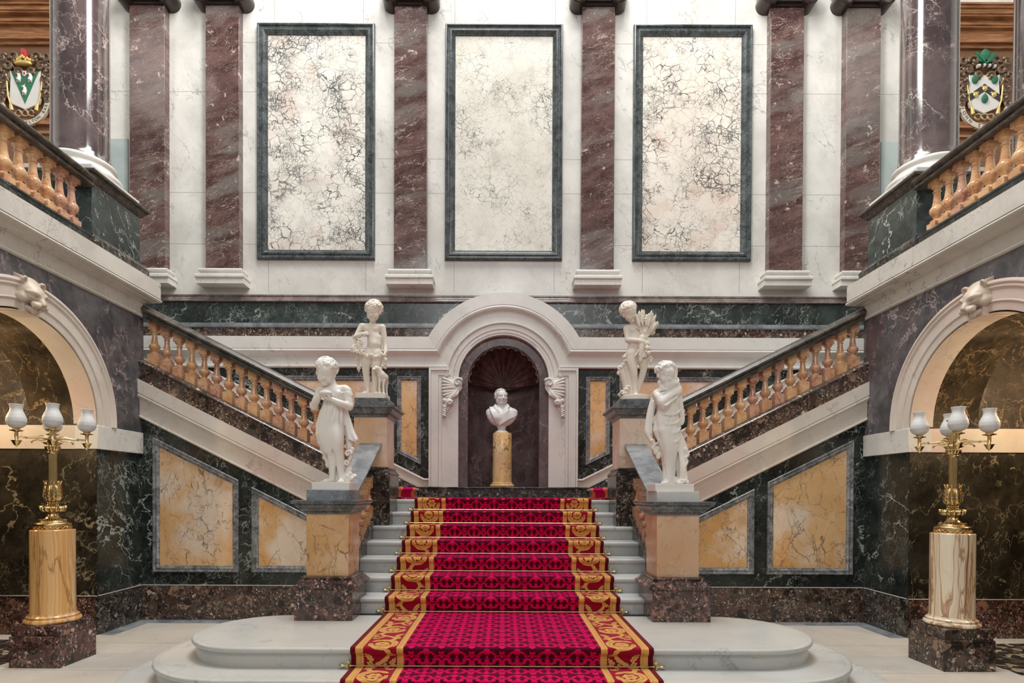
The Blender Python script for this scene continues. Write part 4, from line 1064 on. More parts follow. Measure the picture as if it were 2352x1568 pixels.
# brass stair rods
rods = [(4.45 + .034, .32)] + [(5.77 + k * T_, FZ + k * R_) for k in range(7)]
names = ['lowest of the brass stair rods, at the front of the platform', 'brass stair rod at the foot of the first narrow step', 'brass stair rod, third from the bottom', 'brass stair rod, fourth from the bottom',
         'brass stair rod, fourth from the top', 'brass stair rod, third from the top', 'brass stair rod, second from the top', 'topmost brass stair rod, just below the landing']
for i, (y, z) in enumerate(rods):
    t = thing('stair_rod', names[i], 'stair rod', (0, y - .03, z), 'stair rods holding the carpet')
    yy, zz = y - .030, z + .026
    obj('rod', MB().tube([(-1.215, yy, zz), (1.215, yy, zz)], .0075, 10), M['rod'], t)
    for s in (-1, 1):
        x = s * 1.185
        b = MB().box(x - .012, x + .012, yy + .006, yy + .028, z + .002, z + .060)
        b.tube([(x, yy - .002, zz - .016), (x, yy - .002, zz + .016)], .013, 10)
        b.ball((x, yy + .008, z + .066), .011, 10, 6)
        obj('bracket', b, M['rod'], t, label=None)
        f = MB(); f.tube([(s * 1.215, yy, zz), (s * 1.225, yy, zz), (s * 1.235, yy, zz), (s * 1.25, yy, zz), (s * 1.258, yy, zz)], [.0075, .012, .013, .010, .004], 10)
        obj('finial', f, M['rod'], t)
# ---------------------------------------------------------------- sculpting: signed distance fields to meshes
def surface_nets(vol, lo, h):
    n = np.array(vol.shape); S = vol < 0
    cn = n - 1
    acc = np.zeros((cn.prod(), 3)); cnt = np.zeros(cn.prod())
    flat = lambda i, j, k: (i * cn[1] + j) * cn[2] + k
    quads = []
    for ax in range(3):
        sl0 = [slice(None)] * 3; sl1 = [slice(None)] * 3
        sl0[ax] = slice(0, -1); sl1[ax] = slice(1, None)
        A, B = S[tuple(sl0)], S[tuple(sl1)]
        I = np.argwhere(A != B)
        o1, o2 = [a for a in range(3) if a != ax]
        ok = (I[:, o1] > 0) & (I[:, o2] > 0) & (I[:, o1] < n[o1] - 1) & (I[:, o2] < n[o2] - 1); I = I[ok]
        J = I.copy(); J[:, ax] += 1
        va, vb = vol[tuple(I.T)], vol[tuple(J.T)]
        t = va / (va - vb); P = I.astype(float); P[:, ax] += t
        ids = []
        for d1, d2 in ((1, 1), (0, 1), (0, 0), (1, 0)):
            C = I.copy(); C[:, o1] -= d1; C[:, o2] -= d2
            f = flat(C[:, 0], C[:, 1], C[:, 2]); ids.append(f)
            for c_ in range(3): acc[:, c_] += np.bincount(f, P[:, c_], minlength=len(cnt))
            cnt += np.bincount(f, minlength=len(cnt))
        q = np.stack(ids, 1); flip = S[tuple(I.T)] ^ (ax == 1)
        q[~flip] = q[~flip][:, ::-1]
        quads.append(q)
    q = np.concatenate(quads); used = np.flatnonzero(cnt > 0)
    remap = np.full(len(cnt), -1); remap[used] = np.arange(len(used))
    v = acc[used] / cnt[used][:, None] * h + np.array(lo)
    return v, remap[q]
def rotm(rx=0, ry=0, rz=0):
    cx, sx, cy, sy, cz, sz = math.cos(rx), math.sin(rx), math.cos(ry), math.sin(ry), math.cos(rz), math.sin(rz)
    return np.array([[cz, -sz, 0], [sz, cz, 0], [0, 0, 1]]) @ np.array([[cy, 0, sy], [0, 1, 0], [-sy, 0, cy]]) @ np.array([[1, 0, 0], [0, cx, -sx], [0, sx, cx]])
class Clay:
    def __init__(s, lo, hi, h):
        s.lo, s.h = np.array(lo, float), h
        s.ax = [np.arange(lo[i], hi[i] + h, h) for i in range(3)]
        s.v = np.full([len(a) for a in s.ax], .06, np.float32)
    def reg(s, lo, hi):
        sl = []
        for i in range(3):
            a = int(max(0, math.floor((lo[i] - s.lo[i]) / s.h))); b = int(min(len(s.ax[i]), math.ceil((hi[i] - s.lo[i]) / s.h) + 1))
            if b <= a: return None
            sl.append(slice(a, b))
        X, Y, Z = np.meshgrid(s.ax[0][sl[0]], s.ax[1][sl[1]], s.ax[2][sl[2]], indexing='ij')
        return tuple(sl), X, Y, Z
    def merge(s, sl, d, k, op='+'):
        a = s.v[sl]
        if op == '+':
            if k > 0:
                hh = np.maximum(k - np.abs(a - d), 0) / k; s.v[sl] = np.minimum(a, d) - hh * hh * k * .25
            else: s.v[sl] = np.minimum(a, d)
        elif op == '-':
            d = -d
            hh = np.maximum(k - np.abs(a - d), 0) / max(k, 1e-6); s.v[sl] = np.maximum(a, d) + hh * hh * k * .25
        return s
    def cap(s, a, b, r1, r2=None, k=.015, op='+', flat=None):
        r2 = r1 if r2 is None else r2
        a, b = np.array(a, float), np.array(b, float); m = max(r1, r2) + k + 3 * s.h
        g = s.reg(np.minimum(a, b) - m, np.maximum(a, b) + m)
        if g is None: return s
        sl, X, Y, Z = g; d = b - a; L2 = max(d @ d, 1e-9)
        t = np.clip(((X - a[0]) * d[0] + (Y - a[1]) * d[1] + (Z - a[2]) * d[2]) / L2, 0, 1)
        D = np.sqrt((X - a[0] - t * d[0]) ** 2 + (Y - a[1] - t * d[1]) ** 2 + (Z - a[2] - t * d[2]) ** 2) - (r1 + (r2 - r1) * t)
        return s.merge(sl, D, k, op)
    def ell(s, c, r, rot=(0, 0, 0), k=.015, op='+', fn=None):
        c = np.array(c, float); r = np.array(r, float) if hasattr(r, '__len__') else np.array([r] * 3, float)
        m = r.max() + k + 3 * s.h; g = s.reg(c - m, c + m)
        if g is None: return s
        sl, X, Y, Z = g; R = rotm(*rot) if not isinstance(rot, np.ndarray) else rot
        p = np.stack([X - c[0], Y - c[1], Z - c[2]], -1) @ R
        k0 = np.linalg.norm(p / r, axis=-1); k1 = np.linalg.norm(p / (r * r), axis=-1)
        D = k0 * (k0 - 1) / np.maximum(k1, 1e-6)
        if fn is not None: D = D + fn(p)
        return s.merge(sl, D, k, op)
    def chain(s, pts, rs, k=.012, sub=4, op='+'):
        """smooth tapering rope through the points, one blend with what is already there"""
        P = np.array(pts, float); r = np.array(rs, float); n = len(P)
        if n > 2 and sub > 1:
            Q = np.concatenate([P, r[:, None]], 1); Q = np.concatenate([[2 * Q[0] - Q[1]], Q, [2 * Q[-1] - Q[-2]]]); out = []
            for i in range(1, n):
                a, b, c_, d = Q[i - 1:i + 3]
                for t in np.arange(sub) / sub:
                    out.append(.5 * (2 * b + (c_ - a) * t + (2 * a - 5 * b + 4 * c_ - d) * t * t + (3 * b - a - 3 * c_ + d) * t ** 3))
            out.append(Q[n]); out = np.array(out); P, r = out[:, :3], np.maximum(out[:, 3], .002)
        m = r.max() + k + 3 * s.h; g = s.reg(P.min(0) - m, P.max(0) + m)
        if g is None: return s
        sl, X, Y, Z = g; best = np.full(X.shape, 9.0); RR = np.full(X.shape, r[0])
        for a, b, r1, r2 in zip(P[:-1], P[1:], r[:-1], r[1:]):
            d = b - a; t = np.clip(((X - a[0]) * d[0] + (Y - a[1]) * d[1] + (Z - a[2]) * d[2]) / max(d @ d, 1e-9), 0, 1)
            E = np.sqrt((X - a[0] - t * d[0]) ** 2 + (Y - a[1] - t * d[1]) ** 2 + (Z - a[2] - t * d[2]) ** 2)
            nb = E < best; best = np.where(nb, E, best); RR = np.where(nb, r1 + (r2 - r1) * t, RR)
        D = best - RR
        return s.merge(sl, D, k, op)
    def warp(s, lo, hi, fn):
        g = s.reg(lo, hi)
        if g is None: return s
        sl, X, Y, Z = g; s.v[sl] = s.v[sl] + fn(X, Y, Z); return s
    def loft(s, rows, k=.015, fold=None, z0=None, z1=None, m=.03, op='+', ax=2):
        """rows: (z, cx, cy, rx, ry); ax 2 = stacked upwards"""
        rows = np.array(sorted(rows), float); zz = rows[:, 0]
        lo = [(rows[:, 1] - rows[:, 3]).min() - m, (rows[:, 2] - rows[:, 4]).min() - m, zz[0] - m]
        hi = [(rows[:, 1] + rows[:, 3]).max() + m, (rows[:, 2] + rows[:, 4]).max() + m, zz[-1] + m]
        g = s.reg(lo, hi)
        if g is None: return s
        sl, X, Y, Z = g
        zi = Z[0, 0, :]; I = [np.interp(zi, zz, rows[:, j]) for j in (1, 2, 3, 4)]
        cx, cy, rx, ry = [a[None, None, :] for a in I]
        u, w = (X - cx) / rx, (Y - cy) / ry
        D = (np.sqrt(u * u + w * w) - 1) * np.minimum(rx, ry)
        if fold is not None: D = D + fold(np.arctan2(Y - cy, X - cx), Z)
        D = np.maximum(D, np.maximum(zz[0] - Z, Z - zz[-1]))
        return s.merge(sl, D, k, op)
    def mesh(s):
        v = s.v.copy(); v[0], v[-1], v[:, 0], v[:, -1], v[:, :, 0], v[:, :, -1] = (.05,) * 6
        return surface_nets(v, s.lo, s.h)
def clay_obj(name, clay, mat, parent=None, M4=None, sm=1):
    v, q = clay.mesh()
    if M4 is not None: v = v @ np.array(M4.to_3x3()).T + np.array(M4.translation)
    base = wloc(parent)
    if parent is None: base = Vector((v[:, 0].mean(), v[:, 1].mean(), v[:, 2].min()))
    v = v - np.array(base)
    me = bpy.data.meshes.new(name)
    me.vertices.add(len(v)); me.vertices.foreach_set('co', v.astype(np.float32).ravel())
    me.loops.add(q.size); me.loops.foreach_set('vertex_index', q.ravel().astype(np.int32))
    me.polygons.add(len(q)); me.polygons.foreach_set('loop_start', np.arange(0, q.size, 4, dtype=np.int32))
    me.polygons.foreach_set('use_smooth', [True] * len(q))
    me.update(calc_edges=True)
    if M4 is not None and M4.determinant() < 0: me.flip_normals()
    me.materials.append(mat)
    o = bpy.data.objects.new(name, me); COL.objects.link(o)
    if parent is not None: o.parent = parent
    else: o.location = base
    LOC[o.name] = Vector(base)
    return o

class Frame:
    """places local shapes of a head or mask into a clay volume"""
    def __init__(s, c, C, R, sc=1.0): s.c, s.C, s.R, s.s = c, np.array(C, float), R, sc
    def P(s, p): return s.C + s.R @ (np.array(p, float) * s.s)
    def e(s, p, r, k=.010, op='+', rot=(0, 0, 0), fn=None):
        r = np.array(r, float) if hasattr(r, '__len__') else np.array([r] * 3, float)
        s.c.ell(s.P(p), r * s.s, s.R @ rotm(*rot), k * s.s, op, fn); return s
    def l(s, a, b, r1, r2=None, k=.008, op='+'):
        s.c.cap(s.P(a), s.P(b), r1 * s.s, (r1 if r2 is None else r2) * s.s, k * s.s, op); return s
def lock(f, p, d, rn, R=.013, r=.0075):
    """one curling lock of carved hair"""
    u = np.cross(d, [rn.uniform(-1, 1), rn.uniform(-1, 1), rn.uniform(-1, 1)]); u /= max(np.linalg.norm(u), 1e-6); w = np.cross(d, u)
    a0 = rn.uniform(0, 6); R = R * rn.uniform(.7, 1.25)
    pts = [p + (u * math.cos(a0 + a) + w * math.sin(a0 + a)) * R * (1 - a * .10) + d * (.002 + .0015 * a) for a in np.linspace(0, 4.4, 7)]
    f.c.chain([f.P(q) for q in pts], [r * f.s * v for v in (.75, 1, 1.05, 1, .9, .75, .5)], .0035 * f.s, 1)
def child_head(c, C, R, sc=1.0, curls=60, seed=1, hair=True, hood=False):
    f = Frame(c, C, R, sc)
    f.e((0, .012, .022), (.078, .090, .082)).e((0, -.020, -.028), (.067, .066, .072), .02).e((0, -.045, .03), (.058, .048, .048), .02)
    for q in (-1, 1): f.e((q * .036, -.052, -.044), (.026, .027, .027), .02).e((q * .077, .006, -.018), (.009, .017, .023), .006)
    f.e((0, -.066, -.088), (.022, .020, .018), .018)
    for q in (-1, 1):
        f.e((q * .029, -.092, -.013), (.019, .014, .012), .010, '-')
        f.e((q * .029, -.074, -.015), (.0145, .011, .011), .004)
        f.l((q * .012, -.086, .004), (q * .048, -.070, .002), .007, .005, .008)
        f.l((q * .015, -.0845, -.0215), (q * .043, -.0755, -.0205), .0035, .003, .003)
    f.l((0, -.076, .0), (0, -.095, -.034), .007, .010, .009)
    for q in (-1, 1): f.e((q * .009, -.086, -.037), .0075, .006)
    f.e((0, -.080, -.058), (.017, .011, .006), .006).e((0, -.079, -.0675), (.013, .010, .006), .006).e((0, -.093, -.0625), (.018, .008, .0020), .003, '-')
    if hair:
        rn = random.Random(seed)
        f.e((0, .022, .036), (.089, .098, .086), .006)
        # re-open the face
        n = 0
        while n < curls:
            th, ph = rn.uniform(0, 2 * PI), math.acos(rn.uniform(-.35, 1))
            d = np.array([math.sin(ph) * math.cos(th), math.sin(ph) * math.sin(th), math.cos(ph)])
            if d[1] < -.30 and d[2] < .30: continue
            if d[2] < -.12 and d[1] < .0: continue
            n += 1
            p = np.array([0, .020, .034]) + d * np.array([.088, .097, .086])
            lock(f, p, d, rn, .020, .0115)
    return f
def hand(c, W, d, nrm, sc=1.0, curl=.6, side=1):
    """W wrist, d direction of the fingers, nrm back of hand, side: thumb on +/- (d x nrm)"""
    d = np.array(d, float); d /= np.linalg.norm(d); nrm = np.array(nrm, float); nrm -= d * (nrm @ d); nrm /= np.linalg.norm(nrm); w = np.cross(d, nrm) * side
    W = np.array(W, float); pc = W + d * .030 * sc
    R = np.stack([w, nrm, d], 1)
    c.ell(pc, np.array([.026, .013, .034]) * sc, R, .008)
    for i, (o, L) in enumerate(((.019, .042), (.006, .048), (-.007, .045), (-.019, .035))):
        p = W + d * .054 * sc + w * o * sc; a = 0; q = p
        for j, l in enumerate((.42, .33, .25)):
            a += curl * (.5 if j == 0 else .8)
            q2 = q + (d * math.cos(a) - nrm * math.sin(a)) * L * l * sc
            c.cap(q, q2, .0075 * sc, .0065 * sc, .003); q = q2
    t0 = W + d * .018 * sc + w * .020 * sc; t1 = t0 + (d * .6 + w * .7 - nrm * .3) * .026 * sc; t2 = t1 + (d * .85 + w * .1 - nrm * .5) * .022 * sc
    c.cap(t0, t1, .010 * sc, .008 * sc, .006).cap(t1, t2, .008 * sc, .0065 * sc, .003)
def foot(c, A, d, L=.115, w=.027):
    """A ankle (above the ground), d direction on the ground"""
    A = np.array(A, float); d = np.array([d[0], d[1], 0.0]); d /= np.linalg.norm(d); s_ = np.array([-d[1], d[0], 0])
    G0 = np.array([A[0], A[1], 0])
    c.cap(A, G0 + d * .01 + [0, 0, .026], .027, .025, .015).cap(G0 - d * .014 + [0, 0, .02], G0 + d * L * .52 + [0, 0, .018], .022, .020, .015)
    c.ell(G0 + d * L * .55 + [0, 0, .015], (L * .30, w, .016), np.stack([d, s_, [0, 0, 1]], 1), .015)
    for i in range(5):
        o = (i - 2) * w * .42
        c.cap(G0 + d * L * (.68 - .02 * abs(i - 1)) + s_ * o + [0, 0, .012], G0 + d * L * (.88 - .035 * i) + s_ * o + [0, 0, .009], .0085 if i == 0 else .007, None, .003)
# ---------------------------------------------------------------- the four marble children and the bust
HV = .004
def statue(name, label, build, slab, X, Y, Z, mat, round_base=False, sc=1.0):
    """slab: (x0, x1, y0, y1, h) of the integral base; Z: top of the pedestal"""
    t = thing(name, label, 'statue', (X, Y, Z))
    x0, x1, y0, y1, h = slab
    if round_base: obj('base_slab', MB().lathe([(0, 0), (x1 - .006, 0), (x1, .005), (x1, h - .005), (x1 - .005, h), (0, h)], (X, Y, Z), 48), mat, t)
    else: obj('base_slab', MB().box(X + x0, X + x1, Y + y0, Y + y1, Z, Z + h), mat, t, bevel=.003)
    for nm, fn, m2 in build:
        c = fn()
        clay_obj(nm, c, m2 or mat, t, Matrix.Translation((X, Y, Z + h)) @ Matrix.Scale(sc, 4))
    return t
def fold_fn(n, amp, z0=None, z1=None, tw=0.0, n2=None):
    def f(th, Z):
        a = amp if z0 is None else amp * np.clip((z1 - Z) / (z1 - z0), 0, 1)
        w = np.sin(n * th + tw * Z * 10 + 1.5 * np.sin(3 * th + 4 * Z))
        w2 = np.sin((n2 or n * 1.7) * th - tw * Z * 16 + 2.0 * np.sin(2 * th - 7 * Z))
        return a * (w + .6 * w2)
    return f
def girl_with_nest():
    c = Clay((-.30, -.22, -.01), (.30, .20, 1.27), HV)
    # legs and feet
    c.chain([(-.060, .0, .50), (-.035, -.015, .31), (-.030, .005, .18), (-.030, .01, .05)], [.070, .043, .040, .025])
    c.chain([(.020, .0, .50), (.042, -.035, .31), (.052, -.01, .18), (.060, .0, .05)], [.070, .044, .040, .025])
    foot(c, (-.030, .01, .05), (-.75, -.65)); foot(c, (.060, .0, .05), (.25, -1))
    # tree stump and cloth behind
    c.chain([(.03, .09, 0), (.02, .09, .2), (0, .08, .4)], [.07, .05, .05], .02)
    # dress
    rows = [(.27, -.012, 0, .060, .060), (.30, -.030, 0, .088, .075), (.38, -.050, 0, .116, .090), (.472, -.052, 0, .134, .100), (.594, -.040, 0, .130, .096), (.70, -.030, 0, .108, .082), (.80, -.018, 0, .086, .070), (.85, -.012, 0, .088, .070)]
    c.loft(rows, .012, fold_fn(8, .0070, .88, .20, .6), m=.04)
    # pointed hem between the knees and thigh shapes under the cloth
    c.ell((-.035, -.035, .42), (.062, .065, .14), (0, 0, 0), .03).ell((.030, -.055, .42), (.058, .062, .15), (0, 0, 0), .03)
    c.ell((.0, -.075, .275), (.018, .03, .05), (0, 0, 0), .012, '-')
    # chest, neckline, shoulders
    c.ell((-.012, -.005, .875), (.098, .068, .075), (0, 0, 0), .02).cap((-.115, 0, .905), (.095, 0, .915), .042, .042, .02)
    c.cap((-.012, -.002, .93), (-.030, -.010, 1.00), .034, .032, .015)
    for q in (-.050, .040): c.ell((q, -.052, .868), (.032, .022, .026), (0, 0, 0), .015)
    # dress edge across the chest and sleeve band
    for a, b in (((-.07, -.045, .845), (-.01, -.070, .835)), ((-.01, -.070, .835), (.05, -.060, .850)), ((.05, -.060, .85), (.085, -.035, .875)), ((.085, -.035, .875), (.135, -.03, .872)), ((.135, -.03, .872), (.150, .01, .865))): c.cap(a, b, .008, .008, .004)
    c.ell((.128, .005, .855), (.042, .042, .030), (0, 0, 0), .01)
    # arms
    c.chain([(-.150, .0, .895), (-.205, -.015, .745)], [.040, .036], .02).chain([(-.205, -.015, .745), (-.150, -.085, .80), (-.105, -.110, .845)], [.036, .031, .022], .012)
    c.chain([(.122, .0, .895), (.142, -.015, .745)], [.040, .038], .02).chain([(.142, -.015, .745), (.070, -.085, .765), (.005, -.115, .795)], [.038, .032, .022], .012)
    hand(c, (-.105, -.112, .845), (.75, -.2, .1), (-.5, -.7, .5), 1.0, .7, -1); hand(c, (.010, -.115, .795), (-.95, -.05, .12), (0, -.4, -.9), 1.05, .45, 1)
    # nest with fledglings
    c.ell((-.055, -.128, .852), (.062, .050, .030), (0, 0, 0), .006, '+', lambda p: .004 * np.sin(p[..., 0] * 420) * np.sin(p[..., 2] * 300 + p[..., 1] * 260))
    c.ell((-.055, -.128, .885), (.042, .034, .020), (0, 0, 0), .006, '-')
    for (x, y) in ((-.075, -.125), (-.052, -.140), (-.035, -.122), (-.058, -.112)):
        c.ell((x, y, .882), (.013, .013, .016), (0, 0, 0), .003).cap((x, y - .004, .893), (x + .002, y - .018, .901), .005, .002, .002)
    # blowing cloth on the right, gathered cloth on the left
    def fl(n, a): return lambda th, Z: a * np.sin(n * th + 9 * Z)
    c.chain([(.085, .04, .70), (.115, .05, .60), (.150, .045, .50), (.195, .03, .425)], [.03, .030, .030, .024], .02)
    c.chain([(.105, .06, .60), (.120, .06, .45), (.130, .05, .34)], [.03, .035, .03], .02)
    for i in range(6):
        c.cap((.090 + i * .014, .01 + .006 * i, .62 - .02 * i), (.135 + i * .014, .0 + .008 * i, .425 - .006 * i), .007, .008, .006)
    sp = [(.125 + (.034 - .0045 * a) * math.cos(a), .0, .285 + (.034 - .0045 * a) * math.sin(a)) for a in np.linspace(0, 6.2, 16)]
    c.chain(sp, [.012] * 16, .003)
    c.chain([(.165, .02, .33), (.150, .03, .26), (.120, .04, .20), (.130, .04, .13)], [.022, .020, .022, .026], .01)
    sp = [(.118 + (.026 - .003 * a) * math.cos(a + 2), .0, .195 + (.026 - .003 * a) * math.sin(a + 2)) for a in np.linspace(0, 6, 14)]
    c.chain(sp, [.010] * 14, .003)
    for i in range(5): c.ell((.10 + i * .022, .01 - .01 * (i % 2), .045 + .02 * ((i * 7) % 3)), (.024, .024, .020), (i, .3, .2), .006)
    c.chain([(.12, .05, .12), (.11, .04, .02)], [.035, .05], .02)
    for i in range(7):
        z = .40 - i * .038
        c.ell((-.165 + i * .014 + .010 * (i % 2), .035, z), (.026, .026, .022), (.4 * i, .5, .2), .008).ell((-.178 + i * .014, .010, z - .01), (.010, .014, .008), (0, 0, 0), .004, '-')
    child_head(c, (-.078, -.040, 1.070), rotm(.42, .10, .18), 1.10, 80, 3)
    return c
def boy_body(c, sh_l, sh_r, chest, belly, pelvis, legs):
    def row(p, dz, rx, ry, t=0, q=None): return (p[2] + dz, p[0] + (0 if q is None else (q[0] - p[0]) * t), p[1], rx, ry)
    c.loft([row(pelvis, -.075, .070, .060), row(pelvis, -.045, .098, .070), row(pelvis, .0, .103, .074), row(pelvis, .045, .096, .072), row(belly, -.02, .092, .074), row(belly, .03, .090, .072), row(belly, .075, .092, .068), row(chest, -.03, .098, .068), row(chest, .02, .102, .068), row(chest, .06, .098, .060), row(chest, .085, .070, .045)], .02)
    c.ell((belly[0], belly[1] - .022, belly[2] - .02), (.062, .060, .060), (0, 0, 0), .03)
    c.cap(sh_l, sh_r, .040, .040, .025)
    for q in (-.042, .040): c.ell((chest[0] + q, chest[1] - .045, chest[2] + .02), (.034, .022, .028), (0, 0, 0), .02)
    c.ell((belly[0], belly[1] - .070, belly[2] - .005), (.006, .008, .008), (0, 0, 0), .004, '-')
    for pts, rs in legs: c.chain(pts, rs, .022)
def boy_with_lamb():
    c = Clay((-.30, -.24, -.01), (.30, .22, 1.22), HV)
    boy_body(c, (-.125, 0, .875), (.095, 0, .865), (-.018, 0, .815), (.015, -.005, .66), (.0, 0, .545),
             [([(-.055, 0, .52), (-.088, -.015, .40), (-.092, -.010, .28), (-.082, .005, .17), (-.070, .005, .05)], [.075, .062, .044, .040, .025]),
              ([(.040, 0, .52), (.042, -.010, .40), (.030, -.03, .28), (.026, -.01, .17), (.020, .0, .05)], [.075, .062, .044, .039, .025])])
    foot(c, (-.070, .005, .05), (-.45, -.9)); foot(c, (.020, 0, .05), (.5, -.85))
    c.cap((-.015, -.002, .90), (.0, -.01, .98), .036, .034, .018)
    c.chain([(-.150, 0, .875), (-.225, -.01, .730)], [.040, .034], .02).chain([(-.225, -.01, .730), (-.160, -.09, .735), (-.115, -.110, .752)], [.034, .030, .022], .01)
    hand(c, (-.115, -.112, .752), (.95, -.1, .12), (-.1, -.95, .2), 1.0, 1.1, 1)
    c.chain([(.118, 0, .865), (.150, .01, .655), (.165, -.04, .535)], [.040, .033, .022], .014)
    hand(c, (.165, -.042, .535), (-.1, -.35, -.9), (.8, -.5, 0), 1.0, .5, -1)
    c.chain([(.05, .10, 0), (.03, .09, .25), (0, .07, .5)], [.08, .05, .04], .02)
    child_head(c, (.010, -.035, 1.055), rotm(.38, .0, -.22), 1.12, 80, 8)
    return c
def garland():
    c = Clay((-.34, -.24, .20), (.30, .16, .80), HV)
    rn = random.Random(4)
    pts = []
    P0 = [(-.215, -.03, .70), (-.235, -.05, .62), (-.215, -.08, .56), (-.16, -.10, .52), (-.10, -.105, .495), (-.03, -.11, .475), (.04, -.11, .465), (.10, -.105, .475), (.15, -.09, .49)]
    P1 = [(.16, -.06, .45), (.165, -.04, .39), (.165, -.03, .34)]
    P2 = [(-.20, -.03, .52), (-.195, -.01, .45), (-.19, .0, .38), (-.185, .0, .31)]
    P3 = [(-.16, -.09, .55), (-.14, -.10, .61), (-.12, -.11, .66), (-.16, -.10, .68)]
    for P in (P0, P1, P2, P3):
        c.chain(P, [.016] * len(P), .01)
        for a, b in zip(P[:-1], P[1:]):
            for t in (0, .33, .66):
                p = np.array(a) * (1 - t) + np.array(b) * t
                for _ in range(2):
                    o = np.array([rn.uniform(-.020, .020), rn.uniform(-.022, .0), rn.uniform(-.022, .022)])
                    q = p + o; r = rn.uniform(.011, .017)
                    for j in range(5):
                        an = j * 2 * PI / 5 + rn.random()
                        c.ell(q + np.array([math.cos(an) * r * .7, -.004, math.sin(an) * r * .7]), (r * .55, r * .45, r * .55), (0, 0, 0), .003)
                    c.ell(q + [0, -.010, 0], (r * .32,) * 3, (0, 0, 0), .002, '-')
    for (x, y, z) in ((-.235, -.07, .585), (-.215, -.09, .545), (-.255, -.05, .56), (-.20, -.09, .60)):
        for j in range(6):
            an = j * PI / 3; c.ell((x + .020 * math.cos(an), y, z + .020 * math.sin(an)), (.013, .010, .013), (0, 0, 0), .004)
        c.ell((x, y - .012, z), (.009,) * 3, (0, 0, 0), .003, '-')
    return c
def lamb():
    c = Clay((-.04, -.24, -.01), (.26, .18, .44), HV)
    wool = lambda p: .003 * np.sin(p[..., 0] * 330) * np.sin(p[..., 1] * 310) * np.sin(p[..., 2] * 320)
    c.ell((.135, -.01, .215), (.060, .085, .062), (0, 0, 0), .02, '+', wool).ell((.120, -.065, .225), (.052, .048, .065), (0, 0, 0), .02, '+', wool)
    c.chain([(.115, -.075, .25), (.085, -.10, .305)], [.045, .036], .02)
    c.ell((.062, -.118, .315), (.032, .040, .034), (.2, 0, .4), .012).ell((.040, -.150, .295), (.018, .028, .019), (.3, 0, .4), .012)
    c.ell((.035, -.168, .292), (.012, .010, .010), (0, 0, 0), .006)
    for q in (-1, 1):
        c.ell((.050 + q * .022, -.138, .318), (.006, .006, .006), (0, 0, 0), .004, '-')
        c.ell((.075 + q * .042, -.095, .325), (.024, .008, .012), (0, .3 * q, .2), .005)
    for (x, y) in ((.100, -.085), (.150, -.075), (.110, .05), (.165, .05)):
        c.chain([(x, y, .17), (x - .004, y - .004, .09), (x, y, .012)], [.022, .012, .011], .008).ell((x, y - .006, .010), (.013, .018, .012), (0, 0, 0), .004)
    return c
def boy_with_wheat():
    c = Clay((-.30, -.22, -.01), (.34, .20, 1.22), HV)
    boy_body(c, (-.095, 0, .87), (.105, .0, .89), (.0, 0, .82), (-.005, 0, .68), (-.010, 0, .57),
             [([(-.045, 0, .54), (-.045, -.01, .42), (-.022, -.02, .29), (-.012, 0, .18), (.0, 0, .05)], [.076, .064, .045, .040, .025]),
              ([(.055, 0, .54), (.090, -.02, .43), (.100, -.01, .34), (.070, .03, .20), (.035, .05, .06)], [.076, .062, .045, .040, .025])])
    foot(c, (.0, 0, .05), (-.05, -1)); foot(c, (.035, .05, .05), (.6, -.8))
    c.cap((-.02, 0, .905), (-.055, -.01, .985), .036, .034, .018)
    c.chain([(-.120, 0, .868), (-.105, -.03, .715)], [.040, .035], .02).chain([(-.105, -.03, .715), (-.01, -.10, .690), (.075, -.120, .670)], [.035, .030, .022], .01)
    hand(c, (.075, -.12, .67), (.95, -.1, -.15), (-.1, -.9, .4), 1.0, 1.0, 1)
    c.chain([(.130, .0, .895), (.205, -.03, .815)], [.040, .036], .02).chain([(.205, -.03, .815), (.175, -.08, .895), (.135, -.105, .950)], [.036, .030, .022], .01)
    hand(c, (.135, -.105, .950), (-.85, -.25, .3), (0, -.8, .6), 1.0, 1.0, -1)
    # cloth wrap over the chest held with the sheaf
    for i in range(9):
        a = -.9 + i * .22
        c.chain([(.085, -.105, .80), (.085 + .10 * math.sin(a), -.085, .80 + .085 * math.cos(a)), (.085 + .135 * math.sin(a), -.06, .80 + .115 * math.cos(a))], [.014, .014, .008], .010)
    c.ell((.075, -.065, .76), (.062, .055, .10), (0, .25, 0), .02)
    c.chain([(.06, -.09, .72), (.05, -.10, .58), (.04, -.10, .44)], [.045, .038, .022], .015)
    # stump with leaves at his side
    c.chain([(-.10, .04, 0), (-.115, .03, .12), (-.155, .02, .27), (-.175, .02, .34)], [.06, .042, .045, .05], .02)
    c.chain([(-.05, .05, .02), (-.075, .05, .25), (-.10, .04, .45), (-.13, .02, .53)], [.05, .045, .040, .022], .02)
    for (x, y, z, r) in ((-.20, -.01, .36, .035), (-.165, -.02, .40, .028), (-.21, .0, .30, .03), (-.14, -.02, .45, .024), (-.155, -.01, .50, .024), (-.12, .0, .52, .024), (-.17, -.03, .04, .038), (-.13, -.05, .07, .036), (-.10, -.03, .11, .032), (-.19, .0, .02, .034), (-.15, -.06, .02, .034)):
        c.ell((x, y, z), (r, r * .8, r), (x * 30, z * 20, 0), .008).ell((x - .004, y - r * .7, z + .004), (r * .45, r * .4, r * .25), (0, 0, 0), .004, '-')
        c.ell((x + .01, y - r * .5, z - .01), (r * .3, r * .6, r * .25), (0, 0, 0), .004, '-')
    child_head(c, (-.090, -.035, 1.060), rotm(.34, -.28, .25), 1.10, 90, 21)
    return c
